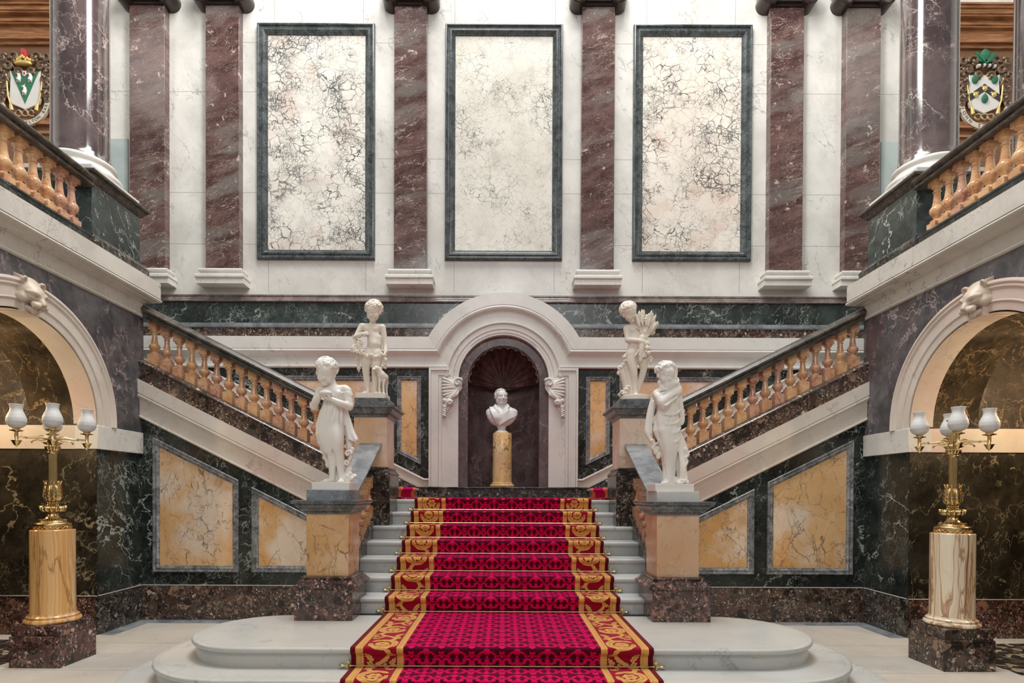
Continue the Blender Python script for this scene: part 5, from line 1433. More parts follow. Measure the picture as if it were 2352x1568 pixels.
def wheat_sheaf():
    c = Clay((-.10, -.24, .38), (.36, .12, 1.16), HV)
    rn = random.Random(9)
    root = np.array([.07, -.10, .66])
    for i in range(46):
        a = rn.uniform(-.40, 1.05); L = rn.uniform(.34, .44); y = rn.uniform(-.05, .05)
        tip = root + np.array([math.sin(a) * L * .62, y, math.cos(a) * L])
        mid = root + (tip - root) * .62
        c.chain([root, mid], [.006, .006], .004)
        c.ell((mid + tip) / 2, (.018, .016, .072), (rn.uniform(-.2, .2), math.atan2(tip[0] - mid[0], tip[2] - mid[2]), 0), .003, '+', lambda p: .003 * np.sin(p[..., 2] * 330))
    for i in range(14):
        a = rn.uniform(-.25, .55); L = rn.uniform(.14, .20)
        c.chain([root, root + np.array([-math.sin(a) * L, rn.uniform(-.02, .02), -math.cos(a) * L])], [.007, .009], .004)
    for (x, y, z, r) in ((.12, -.125, .59, .032), (.135, -.13, .53, .027), (.155, -.11, .585, .024)): c.ell((x, y, z), r, (0, 0, 0), .004)
    for i in range(26):
        t = rn.random(); c.ell((.165 + rn.uniform(-.032, .032) * (1.1 - t), -.105 + rn.uniform(-.02, .02), .50 - t * .10), .0115, (0, 0, 0), .002)
    return c
def veiled_girl():
    c = Clay((-.30, -.22, -.01), (.30, .22, 1.27), HV)
    rows = [(.0, -.01, .01, .075, .060), (.05, -.012, 0, .052, .050), (.17, -.015, 0, .050, .050), (.30, -.020, -.01, .066, .062), (.40, -.030, -.01, .098, .078), (.52, -.040, 0, .122, .092), (.60, -.035, 0, .118, .088), (.72, -.030, 0, .100, .078), (.82, -.02, 0, .105, .078), (.90, -.020, 0, .100, .070), (.94, -.02, 0, .06, .05)]
    c.loft(rows, .012, fold_fn(5, .0045, None, None, 1.6), m=.03)
    c.chain([(-.055, -.03, .50), (-.035, -.055, .33), (-.018, -.02, .18), (-.010, -.005, .06)], [.070, .048, .042, .030], .03)
    c.chain([(.020, -.02, .50), (.020, -.03, .33), (.018, .0, .18), (.015, .0, .06)], [.066, .046, .040, .028], .03)
    foot(c, (-.015, 0, .05), (-.6, -.8)); foot(c, (.05, -.01, .045), (.3, -1))
    # shoulders and the arm folded under the veil
    c.cap((-.120, 0, .875), (.055, .0, .915), .045, .052, .03)
    c.chain([(.050, -.02, .910), (-.02, -.075, .850), (-.105, -.095, .785)], [.055, .050, .042], .03)
    c.chain([(-.105, -.095, .785), (-.135, -.070, .840), (-.135, -.02, .880)], [.040, .038, .040], .03)
    # cloth edges wrapping over the chest
    for pts in ([(-.150, -.02, .86), (-.10, -.09, .87), (-.02, -.085, .92), (.045, -.04, .97)], [(-.130, -.06, .90), (-.06, -.09, .915), (.01, -.075, .955), (.05, -.02, 1.01)], [(-.14, -.09, .80), (-.085, -.135, .75), (-.04, -.12, .78), (.03, -.09, .83)], [(-.12, -.08, .76), (-.10, -.10, .735)]):
        c.chain(pts, [.013] * len(pts), .014)
    for pts in ([(-.14, -.05, .875), (-.06, -.105, .89), (.02, -.085, .94)], [(.03, -.09, .86), (-.03, -.125, .81), (-.09, -.135, .765)]):
        for a, b in zip(pts[:-1], pts[1:]): c.cap(a, b, .007, .007, .010, '-')
    # cape on the left
    c.chain([(-.145, .02, .86), (-.180, .03, .72), (-.205, .03, .58), (-.215, .02, .50), (-.185, .01, .43)], [.035, .036, .034, .028, .022], .02)
    c.chain([(-.165, -.01, .80), (-.185, .0, .65), (-.190, .0, .50)], [.016, .016, .014], .008)
    for (x, z) in ((-.175, .42), (-.155, .385), (-.165, .35), (-.125, .345), (-.14, .31), (-.10, .30), (-.115, .27)):
        c.ell((x, .0, z), (.026, .024, .020), (x * 40, z * 30, 0), .008).ell((x, -.022, z), (.012, .012, .006), (0, 0, 0), .004, '-')
    # falling cloth on the right
    c.chain([(.085, .02, .90), (.110, .03, .75), (.125, .03, .62), (.085, .03, .58)], [.030, .030, .026, .02], .02)
    c.chain([(.06, .04, .56), (.11, .05, .42), (.165, .04, .30)], [.035, .050, .030], .03)
    c.chain([(.07, .04, .40), (.10, .04, .25), (.125, .03, .12), (.125, .0, .03)], [.04, .055, .052, .055], .03)
    for i in range(8):
        x0 = .04 + i * .011
        c.chain([(x0, -.03 + i * .008, .55 - i * .01), (x0 + .035 + .004 * i, -.035 + .012 * i, .36), (x0 + .05 - .003 * i, -.055 + .006 * i, .18), (x0 + .052 - .008 * i, -.05, .04)], [.008, .010, .010, .012], .007)
    c.chain([(.155, .0, .34), (.175, .0, .29), (.150, -.01, .255), (.165, -.01, .22), (.140, -.02, .17)], [.020, .018, .014, .014, .014], .008)
    for i in range(9): c.ell((.07 + .020 * (i % 5), -.075 + .02 * (i // 5), .022 + .012 * (i % 2)), (.016, .018, .014), (i, 0, 0), .004)
    for i in range(4): c.ell((.085 + .024 * i, -.095, .025), (.006, .012, .010), (0, 0, 0), .003, '-')
    c.chain([(-.10, -.05, .93), (-.04, -.085, .955), (.03, -.06, .975), (.07, .0, .96), (.04, .05, .96), (-.03, .05, .96), (-.09, .02, .94), (-.10, -.05, .93)], [.028] * 8, .02)
    c.ell((-.02, -.01, .96), (.075, .06, .05), (0, 0, 0), .02)
    for i in range(4):
        z = .70 - i * .09
        c.chain([(-.12, -.035, z), (-.05, -.088 + .004 * i, z - .035), (.04, -.080, z - .02), (.095, -.03, z + .03)], [.007, .008, .008, .007], .018)
    # head and hood
    child_head(c, (-.060, -.045, 1.060), rotm(.28, .05, .28), 1.0, 34, 5)
    f = Frame(c, (-.060, -.045, 1.060), rotm(.28, .05, .28))
    for a in np.linspace(-1.25, 1.25, 13):
        pass
    R_h = [(math.sin(t) * .096, -.028 + .02 * math.cos(t), .022 + math.cos(t) * .098) for t in np.linspace(.15, 2.75, 12)]
    f.c.chain([f.P(p) for p in R_h], [.014] * 12, .012)
    for t in np.linspace(.1, 2.6, 14):
        f.l((math.sin(t) * .090, -.005, .020 + math.cos(t) * .092), (math.sin(t) * .060, .070, .02 + math.cos(t) * .068), .017, .022, .02)
    c.chain([f.P((.070, .0, -.07)), (.02, -.02, .975), (-.03, -.075, .945)], [.022, .024, .018], .015)
    c.chain([f.P((-.060, -.01, -.08)), (-.105, -.04, .95), (-.09, -.075, .92)], [.018, .022, .016], .015)
    c.chain([(.045, .04, 1.04), (.060, .05, .97), (.06, .03, .92)], [.035, .035, .04], .02)
    c.chain([(.055, .02, 1.055), (.080, .01, 1.02), (.075, 0, 1.0)], [.012, .012, .01], .008)
    rn = random.Random(2)
    for t in np.linspace(-1.3, .7, 9):
        f.e((math.sin(t) * .080, -.05 + .01 * rn.random(), .035 + math.cos(t) * .070), (.016, .014, .013), .004)
    return c
sc_f, sc_r = 1.0, 1.0
Yf = 5.69
statue('girl_statue', 'white marble statue of a child holding a bird nest, left front pedestal', [('figure', girl_with_nest, None)],
       (-.178, .182, -.16, .15, .073), -1.645, Yf, 1.705, M['statue'])
statue('veiled_child_statue', 'white marble statue of a shivering child wrapped in a hooded veil, right front pedestal', [('figure', veiled_girl, None)],
       (-.182, .186, -.16, .15, .072), 1.635, Yf, 1.705, M['statue'])
bl = statue('boy_statue', 'aged marble statue of a boy with garland and lamb, left rear pedestal', [('figure', boy_with_lamb, None), ('garland', garland, None), ('lamb', lamb, None)],
       (-.185, .185, -.16, .15, .070), -1.672, 7.47, 2.87, M['statue_warm'])
statue('harvest_boy_statue', 'aged marble statue of a boy hugging a wheat sheaf, right rear pedestal', [('figure', boy_with_wheat, None), ('wheat_sheaf', wheat_sheaf, None)],
       (-.19, .19, -.16, .15, .062), 1.695, 7.47, 2.87, M['statue_warm'], round_base=True)

# portrait bust on its column
t = thing('column_pedestal', 'short round column of yellow veined marble standing in the niche', 'pedestal', (-.018, 10.02, 1.79))
obj('shaft', MB().lathe([(.168, 1.87), (.166, 1.88), (.164, 2.3), (.162, 2.715), (.158, 2.72)], (-.018, 10.02, 0), 64), M['siena_col'], t, smooth=40)
obj('base', MB().lathe([(.205, 1.79), (.212, 1.80), (.215, 1.82), (.205, 1.838), (.185, 1.842), (.182, 1.852), (.186, 1.86), (.172, 1.87)], (-.018, 10.02, 0), 64), M['siena_col'], t, smooth=40)
def bust_clay():
    c = Clay((-.32, -.20, .08), (.32, .20, .78), .004)
    # chest cut as a herm with drapery
    c.loft([(.115, -.005, .0, .075, .05), (.14, -.005, .0, .13, .085), (.18, -.003, .0, .178, .105), (.24, .0, .0, .218, .112), (.31, .0, .005, .243, .108), (.37, .0, .01, .246, .092), (.405, .0, .015, .215, .075), (.43, .0, .015, .15, .06)], .02, fold_fn(5, .003))
    c.ell((0, .0, .43), (.12, .065, .05), (0, 0, 0), .04)
    c.cap((0, .0, .40), (-.005, -.005, .52), .060, .054, .02)
    # toga: broad folds falling from both shoulders
    for i in range(6):
        x = -.175 + i * .030
        c.chain([(x, -.040, .425), (x + .020, -.100, .35), (x + .060 - i * .008, -.122, .25), (x + .095 - i * .014, -.090, .16)], [.012, .016, .016, .012], .020)
    for i in range(6):
        z = .43 - i * .028
        c.chain([(.075 + .026 * i, -.035, z), (.085 + .006 * i, -.098, z - .06), (.030, -.125, z - .12), (-.035, -.110, z - .165)], [.013, .016, .014, .008], .020)
    c.chain([(-.085, .01, .47), (-.10, -.05, .43), (-.055, -.105, .36), (-.02, -.120, .28)], [.022, .022, .020, .014], .012)
    c.chain([(.085, .01, .47), (.095, -.05, .43), (.045, -.100, .37), (-.01, -.118, .29)], [.022, .022, .020, .014], .012)
    # head
    R = rotm(.02, 0, .30); f = Frame(c, (-.008, -.012, .600), R, 1.13)
    f.e((0, .015, .030), (.078, .094, .080)).e((0, -.025, -.030), (.066, .070, .080), .02).e((0, -.048, .030), (.060, .046, .050), .02)
    f.e((0, -.058, -.098), (.036, .030, .024), .02)
    for q in (-1, 1):
        f.e((q * .052, -.015, -.065), (.024, .040, .034), .02).e((q * .080, .010, -.012), (.009, .020, .028), .006).e((q * .040, -.062, -.030), (.022, .018, .018), .015)
        f.e((q * .030, -.098, .002), (.021, .016, .013), .010, '-').e((q * .030, -.080, -.001), (.014, .010, .010), .004)
        f.l((q * .010, -.092, .018), (q * .052, -.074, .016), .009, .006, .008).l((q * .020, -.098, -.042), (q * .034, -.080, -.070), .0035, .003, .006, '-')
        f.e((q * .011, -.096, -.036), .009, .006)
    f.l((0, -.088, .010), (0, -.112, -.030), .009, .012, .008)
    f.e((0, -.092, -.060), (.024, .009, .005), .004).e((0, -.090, -.072), (.020, .010, .006), .004).e((0, -.104, -.066), (.027, .010, .0025), .003, '-')
    rn = random.Random(6); n = 0
    while n < 90:
        th, ph = rn.uniform(0, 2 * PI), math.acos(rn.uniform(-.45, 1))
        d = np.array([math.sin(ph) * math.cos(th), math.sin(ph) * math.sin(th), math.cos(ph)])
        if d[1] < -.15 and d[2] < .62 and abs(d[0]) < .80: continue
        if d[1] < -.35 and d[2] < .70: continue
        n += 1; p = np.array([0, .016, .034]) + d * np.array([.080, .096, .080]); lock(f, p, d, rn, .010, .0065)
    return c
t = thing('portrait_bust', 'white marble bust of a man in a toga on the yellow column in the niche', 'bust', (-.03, 10.02, 2.72))
obj('socle', MB().lathe([(.118, 2.72), (.120, 2.735), (.108, 2.75), (.080, 2.765), (.070, 2.785), (.068, 2.80), (.080, 2.808), (.082, 2.818), (.075, 2.825), (.085, 2.84), (.086, 2.85)], (-.03, 10.02, 0), 40), M['bust'], t, smooth=40)
clay_obj('figure', bust_clay(), M['bust'], t, Matrix.Translation((-.03, 10.02, 2.715)) @ Matrix.Diagonal((1.14, 1.05, 1.05, 1)))
# ---------------------------------------------------------------- candelabra on onyx columns
for s, side in ((-1, 'left'), (1, 'right')):
    X, Y = s * 4.455, 5.745
    t = thing('onyx_pedestal', ['orange onyx column on a stepped breccia block under the left candelabrum', 'cream and brown banded onyx column on a stepped breccia block, right side'][s > 0], 'pedestal', (X, Y, 0))
    x0, x1 = sorted((s * 4.20, s * 4.69))
    pm = M['plinth_red'] if s < 0 else M['plinth']
    obj('plinth', MB().box(x0, x1, 5.50, 5.99, 0, .297), pm, t, bevel=.004)
    obj('upper_plinth', MB().box(x0 + .012, x1 - .012, 5.515, 5.975, .297, .40), pm, t, bevel=.004)
    om = M['onyx1'] if s < 0 else M['onyx2']
    obj('base', MB().lathe([(.205, .40), (.232, .405), (.238, .42), (.232, .436), (.215, .442), (.212, .450), (.216, .462), (.205, .472), (.196, .476), (.192, .488)], (X, Y, 0), 64), om, t, smooth=40)
    obj('shaft', MB().lathe([(.191, .486), (.187, .50), (.185, .9), (.185, 1.300), (.180, 1.305)], (X, Y, 0), 64), om, t, smooth=40)
    Z = 1.305
    t = thing('candelabrum', 'gilt brass four branch candelabrum with frosted tulip shades on the %s onyx column' % side, 'candelabrum', (X, Y, Z))
    b = MB().lathe([(.150, Z), (.152, Z + .010), (.146, Z + .014), (.146, Z + .035), (.152, Z + .040), (.155, Z + .050), (.150, Z + .062), (.138, Z + .070), (.120, Z + .074), (.115, Z + .085), (.110, Z + .09), (.085, Z + .098), (.065, Z + .115), (.050, Z + .14), (.044, Z + .165), (.05, Z + .175)], (X, Y, 0), 48)
    for k in range(40): b.ball((X + .108 * math.cos(k * PI / 20), Y + .108 * math.sin(k * PI / 20), Z + .092), .0085, 6, 4)
    for k in range(22):
        a = k * PI / 11
        b.tube([(X + .151 * math.cos(a + q * .14), Y + .151 * math.sin(a + q * .14), Z + .024 + .009 * math.sin(q * 3)) for q in np.linspace(-1, 1, 5)], .0045, 5)
    obj('foot', b, M['brass'], t, smooth=40)
    # bulb of leaves
    vs, fs = [], []
    def leafy(prof, n, amp, mb, ph=0):
        vs, fs = [], []
        seg = n * 8
        for (r, z) in prof:
            for i in range(seg):
                a = 2 * PI * i / seg; rr = r * (1 + amp * abs(math.cos(n * a / 2 + ph)) ** .6 - amp * .5)
                vs.append((X + rr * math.cos(a), Y + rr * math.sin(a), z))
        for j in range(len(prof) - 1):
            for i in range(seg): k = (i + 1) % seg; fs.append((j * seg + i, j * seg + k, (j + 1) * seg + k, (j + 1) * seg + i))
        mb.add(vs, fs); return mb
    k_ = leafy([(.045, Z + .165), (.075, Z + .172), (.092, Z + .185), (.098, Z + .205), (.090, Z + .222), (.075, Z + .230), (.05, Z + .236), (.04, Z + .250), (.048, Z + .256), (.048, Z + .266), (.04, Z + .272)], 12, .20, MB())
    for k in range(12):
        a = k * PI / 6
        k_.tube([(X + r * math.cos(a), Y + r * math.sin(a), z) for r, z in ((.098, Z + .19), (.106, Z + .212), (.104, Z + .230), (.094, Z + .232))], [.008, .010, .008, .004], 6)
    obj('knop', k_, M['brass'], t, smooth=50)
    k_ = leafy([(.035, Z + .272), (.055, Z + .285), (.066, Z + .310), (.066, Z + .345), (.058, Z + .385), (.052, Z + .415), (.040, Z + .44)], 8, .22, MB())
    for k in range(8):
        a = k * PI / 4
        k_.tube([(X + r * math.cos(a), Y + r * math.sin(a), z) for r, z in ((.055, Z + .28), (.074, Z + .33), (.070, Z + .39), (.062, Z + .44), (.072, Z + .478), (.078, Z + .480))], [.004, .009, .009, .007, .006, .003], 6)
        for q in (-1, 1):
            for j in range(4):
                z = Z + .31 + .035 * j; r = .068 - .002 * j; aa = a + q * (.22 - .02 * j)
                k_.tube([(X + (r - .004) * math.cos(a), Y + (r - .004) * math.sin(a), z - .018), (X + (r + .006) * math.cos(aa), Y + (r + .006) * math.sin(aa), z + .010)], [.006, .0045], 5)
    obj('acanthus_cup', k_, M['brass'], t, smooth=50)
    f_ = leafy([(.034, Z + .43), (.034, Z + .60), (.033, Z + .745)], 14, .14, MB())
    f_.lathe([(.036, Z + .745), (.042, Z + .75), (.042, Z + .765), (.036, Z + .77), (.040, Z + .775)], (X, Y, 0), 32)
    obj('fluted_stem', f_, M['brass'], t, smooth=60)
    h_ = leafy([(.038, Z + .775), (.056, Z + .790), (.062, Z + .815), (.052, Z + .835), (.070, Z + .850), (.080, Z + .856), (.045, Z + .862), (.034, Z + .88), (.036, Z + .90), (.022, Z + .93), (.024, Z + .965), (.016, Z + .985), (.010, Z + .99)], 10, .16, MB())
    if True:
        # finial dish above the hub
        h_.lathe([(.010, Z + .97), (.014, Z + 1.03), (.010, Z + 1.07), (.014, Z + 1.085), (.05, Z + 1.10), (.062, Z + 1.112), (.060, Z + 1.118), (0.0, Z + 1.11)], (X, Y, 0), 24, cap=False)
    obj('hub', h_, M['brass'], t, smooth=50)
    base_a = math.atan2(-5.745, -s * 4.455) + (.0 if s < 0 else .12)
    for k in range(4):
        a = base_a + k * PI / 2; c_, s_ = math.cos(a), math.sin(a)
        P = lambda r, z, o=0: (X + r * c_ - o * s_, Y + r * s_ + o * c_, Z + z)
        ar = MB().tube([P(.03, .895), (P(.09, .905)), P(.15, .897), P(.27, .897)], [.013, .012, .009, .008], 8)
        ar.tube([P(.05, .885), P(.09, .872), P(.12, .880), P(.15, .868), (P(.165, .852)), P(.155, .845)], [.006, .009, .007, .007, .008, .004], 6)
        ar.tube([P(.05, .912), P(.085, .922), P(.12, .908), P(.15, .905)], [.006, .007, .005, .004], 6)
        ar.ball(P(.20, .897), .013, 8, 6)
        arm = obj('arm', ar, M['brass'], t, smooth=50)
        cx_, cy_ = X + .275 * c_, Y + .275 * s_
        cu = MB().lathe([(.0, Z + .800), (.008, Z + .805), (.006, Z + .812), (.020, Z + .822), (.030, Z + .842), (.038, Z + .858), (.046, Z + .864), (.020, Z + .868), (.015, Z + .875), (.016, Z + .945), (.022, Z + .950), (.052, Z + .956), (.056, Z + .962), (.030, Z + .962), (.030, Z + .985), (0, Z + .985)], (cx_, cy_, 0), 24, cap=False)
        obj('candle_cup', cu, M['brass'], arm, smooth=40)
        z = Z + .985
        pr = [(.028, z), (.045, z + .006), (.068, z + .026), (.080, z + .060), (.078, z + .092), (.066, z + .125), (.052, z + .155), (.046, z + .180), (.049, z + .205), (.056, z + .225)]
        from itertools import chain as _ch
        P_ = np.array(pr); tt = np.linspace(0, 9, 40)
        prs = list(zip(np.interp(tt, range(10), P_[:, 0]), np.interp(tt, range(10), P_[:, 1])))
        g_ = obj('shade', MB().lathe(prs, (cx_, cy_, 0), 40, cap=False), M['glass'], arm, smooth=60)
        md = g_.modifiers.new('thick', 'SOLIDIFY'); md.thickness = .003
tag(obj('power_cable', MB().tube([(4.70, 5.97, 1.12), (4.712, 6.0, .8), (4.73, 6.02, .42), (4.735, 6.03, .02)], .006, 6), M['cable']), 'thin black cable hanging behind the right onyx column', 'cable')

# ---------------------------------------------------------------- animal mask keystones
def lion_clay():
    """head looking along -y, crown up; back cut flat at y = .16"""
    c = Clay((-.26, -.26, -.30), (.26, .22, .28), .0045)
    c.ell((0, .05, .02), (.165, .16, .175)).cap((-.10, .12, -.16), (.10, .12, -.16), .085, .085, .04)
    c.ell((0, -.06, .045), (.125, .11, .105), (0, 0, 0), .04)
    # brow, muzzle, nose
    for q in (-1, 1):
        c.chain([(q * .028, -.155, .060), (q * .075, -.135, .082), (q * .125, -.075, .060)], [.020, .026, .018], .02)
        c.ell((q * .068, -.150, .038), (.034, .022, .020), (0, 0, q * .3), .012, '-')
        c.ell((q * .068, -.125, .036), (.028, .018, .016), (0, 0, q * .3), .005)
        c.chain([(q * .035, -.160, .020), (q * .085, -.135, .012), (q * .12, -.09, .02)], [.008, .009, .006], .008)
        c.ell((q * .115, -.04, -.03), (.058, .07, .06), (0, 0, 0), .03)
        c.ell((q * .052, -.185, -.050), (.052, .060, .044), (0, 0, 0), .02)
        # ears
        c.ell((q * .135, .02, .165), (.050, .024, .052), (0, q * .3, q * -.3), .012)
        c.ell((q * .138, -.006, .165), (.030, .022, .034), (0, q * .3, q * -.3), .008, '-')
        # mane at the jaw
        for j in range(5): c.chain([(q * (.155 - .01 * j), .0 + .02 * j, -.02 - .04 * j), (q * (.175 - .01 * j), .03 + .02 * j, -.09 - .04 * j), (q * (.160 - .012 * j), .04 + .02 * j, -.14 - .035 * j)], [.024, .024, .012], .012)
    c.cap((0, -.12, .05), (0, -.215, -.005), .042, .036, .02)
    c.ell((0, -.235, -.012), (.036, .022, .020), (0, 0, 0), .008)
    for q in (-1, 1): c.ell((q * .016, -.255, -.016), (.008, .010, .007), (0, 0, 0), .004, '-')
    c.cap((0, -.25, -.035), (0, -.245, -.075), .006, .006, .006, '-')
    # mouth and jaw
    c.chain([(-.105, -.10, -.085), (-.07, -.19, -.092), (0, -.235, -.086), (.07, -.19, -.092), (.105, -.10, -.085)], [.012, .015, .010, .015, .012], .006, 4, '-')
    c.chain([(-.06, -.11, -.125), (0, -.165, -.128), (.06, -.11, -.125)], [.032, .038, .032], .02)
    for q in (-1, 1): c.cap((q * .045, -.205, -.085), (q * .042, -.200, -.115), .010, .004, .003)
    for j in range(9):
        a = (j - 4) * .24
        c.chain([(math.sin(a) * .10, .0, .10 + math.cos(a) * .06), (math.sin(a) * .14, .06, .10 + math.cos(a) * .09), (math.sin(a) * .16, .12, .08 + math.cos(a) * .10)], [.018, .022, .016], .012)
    # flat block behind
    g = c.reg((-.26, .05, -.30), (.26, .22, .28)); sl, Xg, Yg, Zg = g
    D = np.maximum(np.maximum(np.abs(Xg) - .165, np.abs(Yg - .13) - .06), np.abs(Zg + .005) - .195)
    c.merge(sl, D, .03)
    return c
lc_ = lion_clay()
for s, side in ((-1, 'left'), (1, 'right')):
    # face turned to the hall (x towards 0) and bowed
    Rm = Matrix.Translation((s * (XS - .035), 5.78, 3.62)) @ Matrix.Rotation(-s * PI / 2, 4, 'Z') @ Matrix.Rotation(math.radians(28 if True else 0), 4, 'X') @ Matrix.Scale(.80, 4)
    t = thing('beast_mask_keystone', 'carved snarling beast head keystone on the %s arch' % side, 'keystone', (s * XS, 5.80, 3.42))
    clay_obj('head', lc_, M['lion'], t, Rm)
    obj('key_block', MB().prism([(5.70, 3.44), (5.90, 3.44), (5.91, 3.64), (5.69, 3.64)], 'x', s * (XS - .06), s * (XS + .2)), M['string'], t, bevel=.004)

# ---------------------------------------------------------------- carved consoles beside the niche
def console_clay():
    """acanthus bracket: volute at the right, leaf spreading left and down; size .34 x .66; faces -y"""
    c = Clay((-.20, -.11, -.70), (.22, .05, .06), .0042)
    V0 = np.array([.10, -.05, -.085])
    sp = [(V0[0] + (.080 - .0105 * a) * math.cos(a + .6), V0[1] - .004 * a, V0[2] + (.080 - .0105 * a) * math.sin(a + .6)) for a in np.linspace(0, 6.6, 26)]
    c.ell((V0[0], -.02, V0[2]), (.075, .035, .075), (0, 0, 0), .01)
    c.chain(sp, list(np.linspace(.020, .010, 26)), .004, 1)
    # main leaf ribs sweeping from the volute to the left edge
    root = (.11, -.03, -.20)
    for i, (x, z, w) in enumerate(((-.165, -.02, .018), (-.170, -.075, .020), (-.170, -.130, .020), (-.170, -.185, .022), (-.165, -.240, .022), (-.155, -.295, .022), (-.12, -.335, .020), (-.06, -.345, .018), (0.0, -.33, .016), (.05, -.30, .014))):
        mid = (.5 * (x + root[0]) + .02, -.055, .5 * (z + root[2]) + (.02 if i < 4 else -.01))
        c.chain([root, mid, (x + .03, -.055, z), (x, -.035, z - .008)], [.010, w * .9, w, w * .5], .006)
        c.chain([(mid[0] - .02, -.078, mid[2]), (x + .02, -.080, z)], [.005, .005], .004, 1, '-')
    c.ell((-.05, -.01, -.18), (.13, .035, .16), (0, .4, 0), .02)
    c.chain([(.11, -.03, -.17), (.05, -.05, -.26), (-.04, -.05, -.36), (-.10, -.04, -.46), (-.14, -.03, -.60)], [.02, .026, .034, .030, .014], .015)
    # flower and husk
    c.ell((-.045, -.055, -.415), (.062, .045, .058), (0, 0, 0), .01).ell((-.035, -.10, -.425), (.020, .020, .020), (0, 0, 0), .005, '-').ell((-.12, -.045, -.385), (.045, .03, .04), (0, 0, 0), .01)
    for j in range(5): c.chain([(-.155 + .012 * (j % 2), -.04, -.47 - .038 * j), (-.115, -.055, -.50 - .036 * j), (-.10 - .010 * j, -.04, -.475 - .036 * j)], [.012, .017, .010], .005)
    g = c.reg((-.20, -.02, -.70), (.22, .05, .06)); sl, Xg, Yg, Zg = g
    edge = .165 + np.minimum(0, (Zg + .17) * .62)
    D = np.maximum(np.maximum(np.abs(Yg - .0) - .02, -.172 - Xg), np.maximum(Xg - edge, np.maximum(Zg - .005, -.665 - Zg)))
    c.merge(sl, D, .01)
    return c
cc = console_clay()
for s, side in ((-1, 'left'), (1, 'right')):
    t = thing('acanthus_console', 'carved acanthus bracket with volute on the %s jamb of the niche' % side, 'bracket', (s * .86, YB - .04, 2.97))
    m4 = Matrix.Translation((s * .868, YB - .05, 3.635)) @ (Matrix.Identity(4) if s < 0 else Matrix.Diagonal((-1, 1, 1, 1)))
    clay_obj('carving', cc, M['niche_stone'], t, m4)

# ---------------------------------------------------------------- heraldic panels of the gallery
def text_arc(txt, C, R, a0, a1, y, size, mat, parent, flip=False):
    """letters along an arc of the ribbon, each turned with it"""
    n = len(txt)
    mb = MB()
    for i, ch in enumerate(txt):
        if ch == ' ': continue
        cu = bpy.data.curves.new('lettering', 'FONT'); cu.body = ch; cu.size = size; cu.extrude = .003; cu.align_x = 'CENTER'; cu.align_y = 'CENTER'
        o = bpy.data.objects.new('lettering', cu); COL.objects.link(o)
        dg = bpy.context.evaluated_depsgraph_get(); me = bpy.data.meshes.new_from_object(o.evaluated_get(dg))
        a = a0 + (a1 - a0) * i / max(1, n - 1)
        px, pz = C[0] + R * math.cos(a), C[1] + R * math.sin(a)
        ta = a + PI / 2; u = (math.cos(ta), math.sin(ta)); w = (-u[1], u[0])
        mb.add([(px + v.co.x * u[0] + v.co.y * w[0], y - v.co.z, pz + v.co.x * u[1] + v.co.y * w[1]) for v in me.vertices], [tuple(p.vertices) for p in me.polygons])
        bpy.data.objects.remove(o); bpy.data.meshes.remove(me)
    return obj('lettering', mb, mat, parent, smooth=0)
def flat(pts, y0, y1, mb=None):
    return (mb or MB()).prism(pts, 'y', y0, y1)
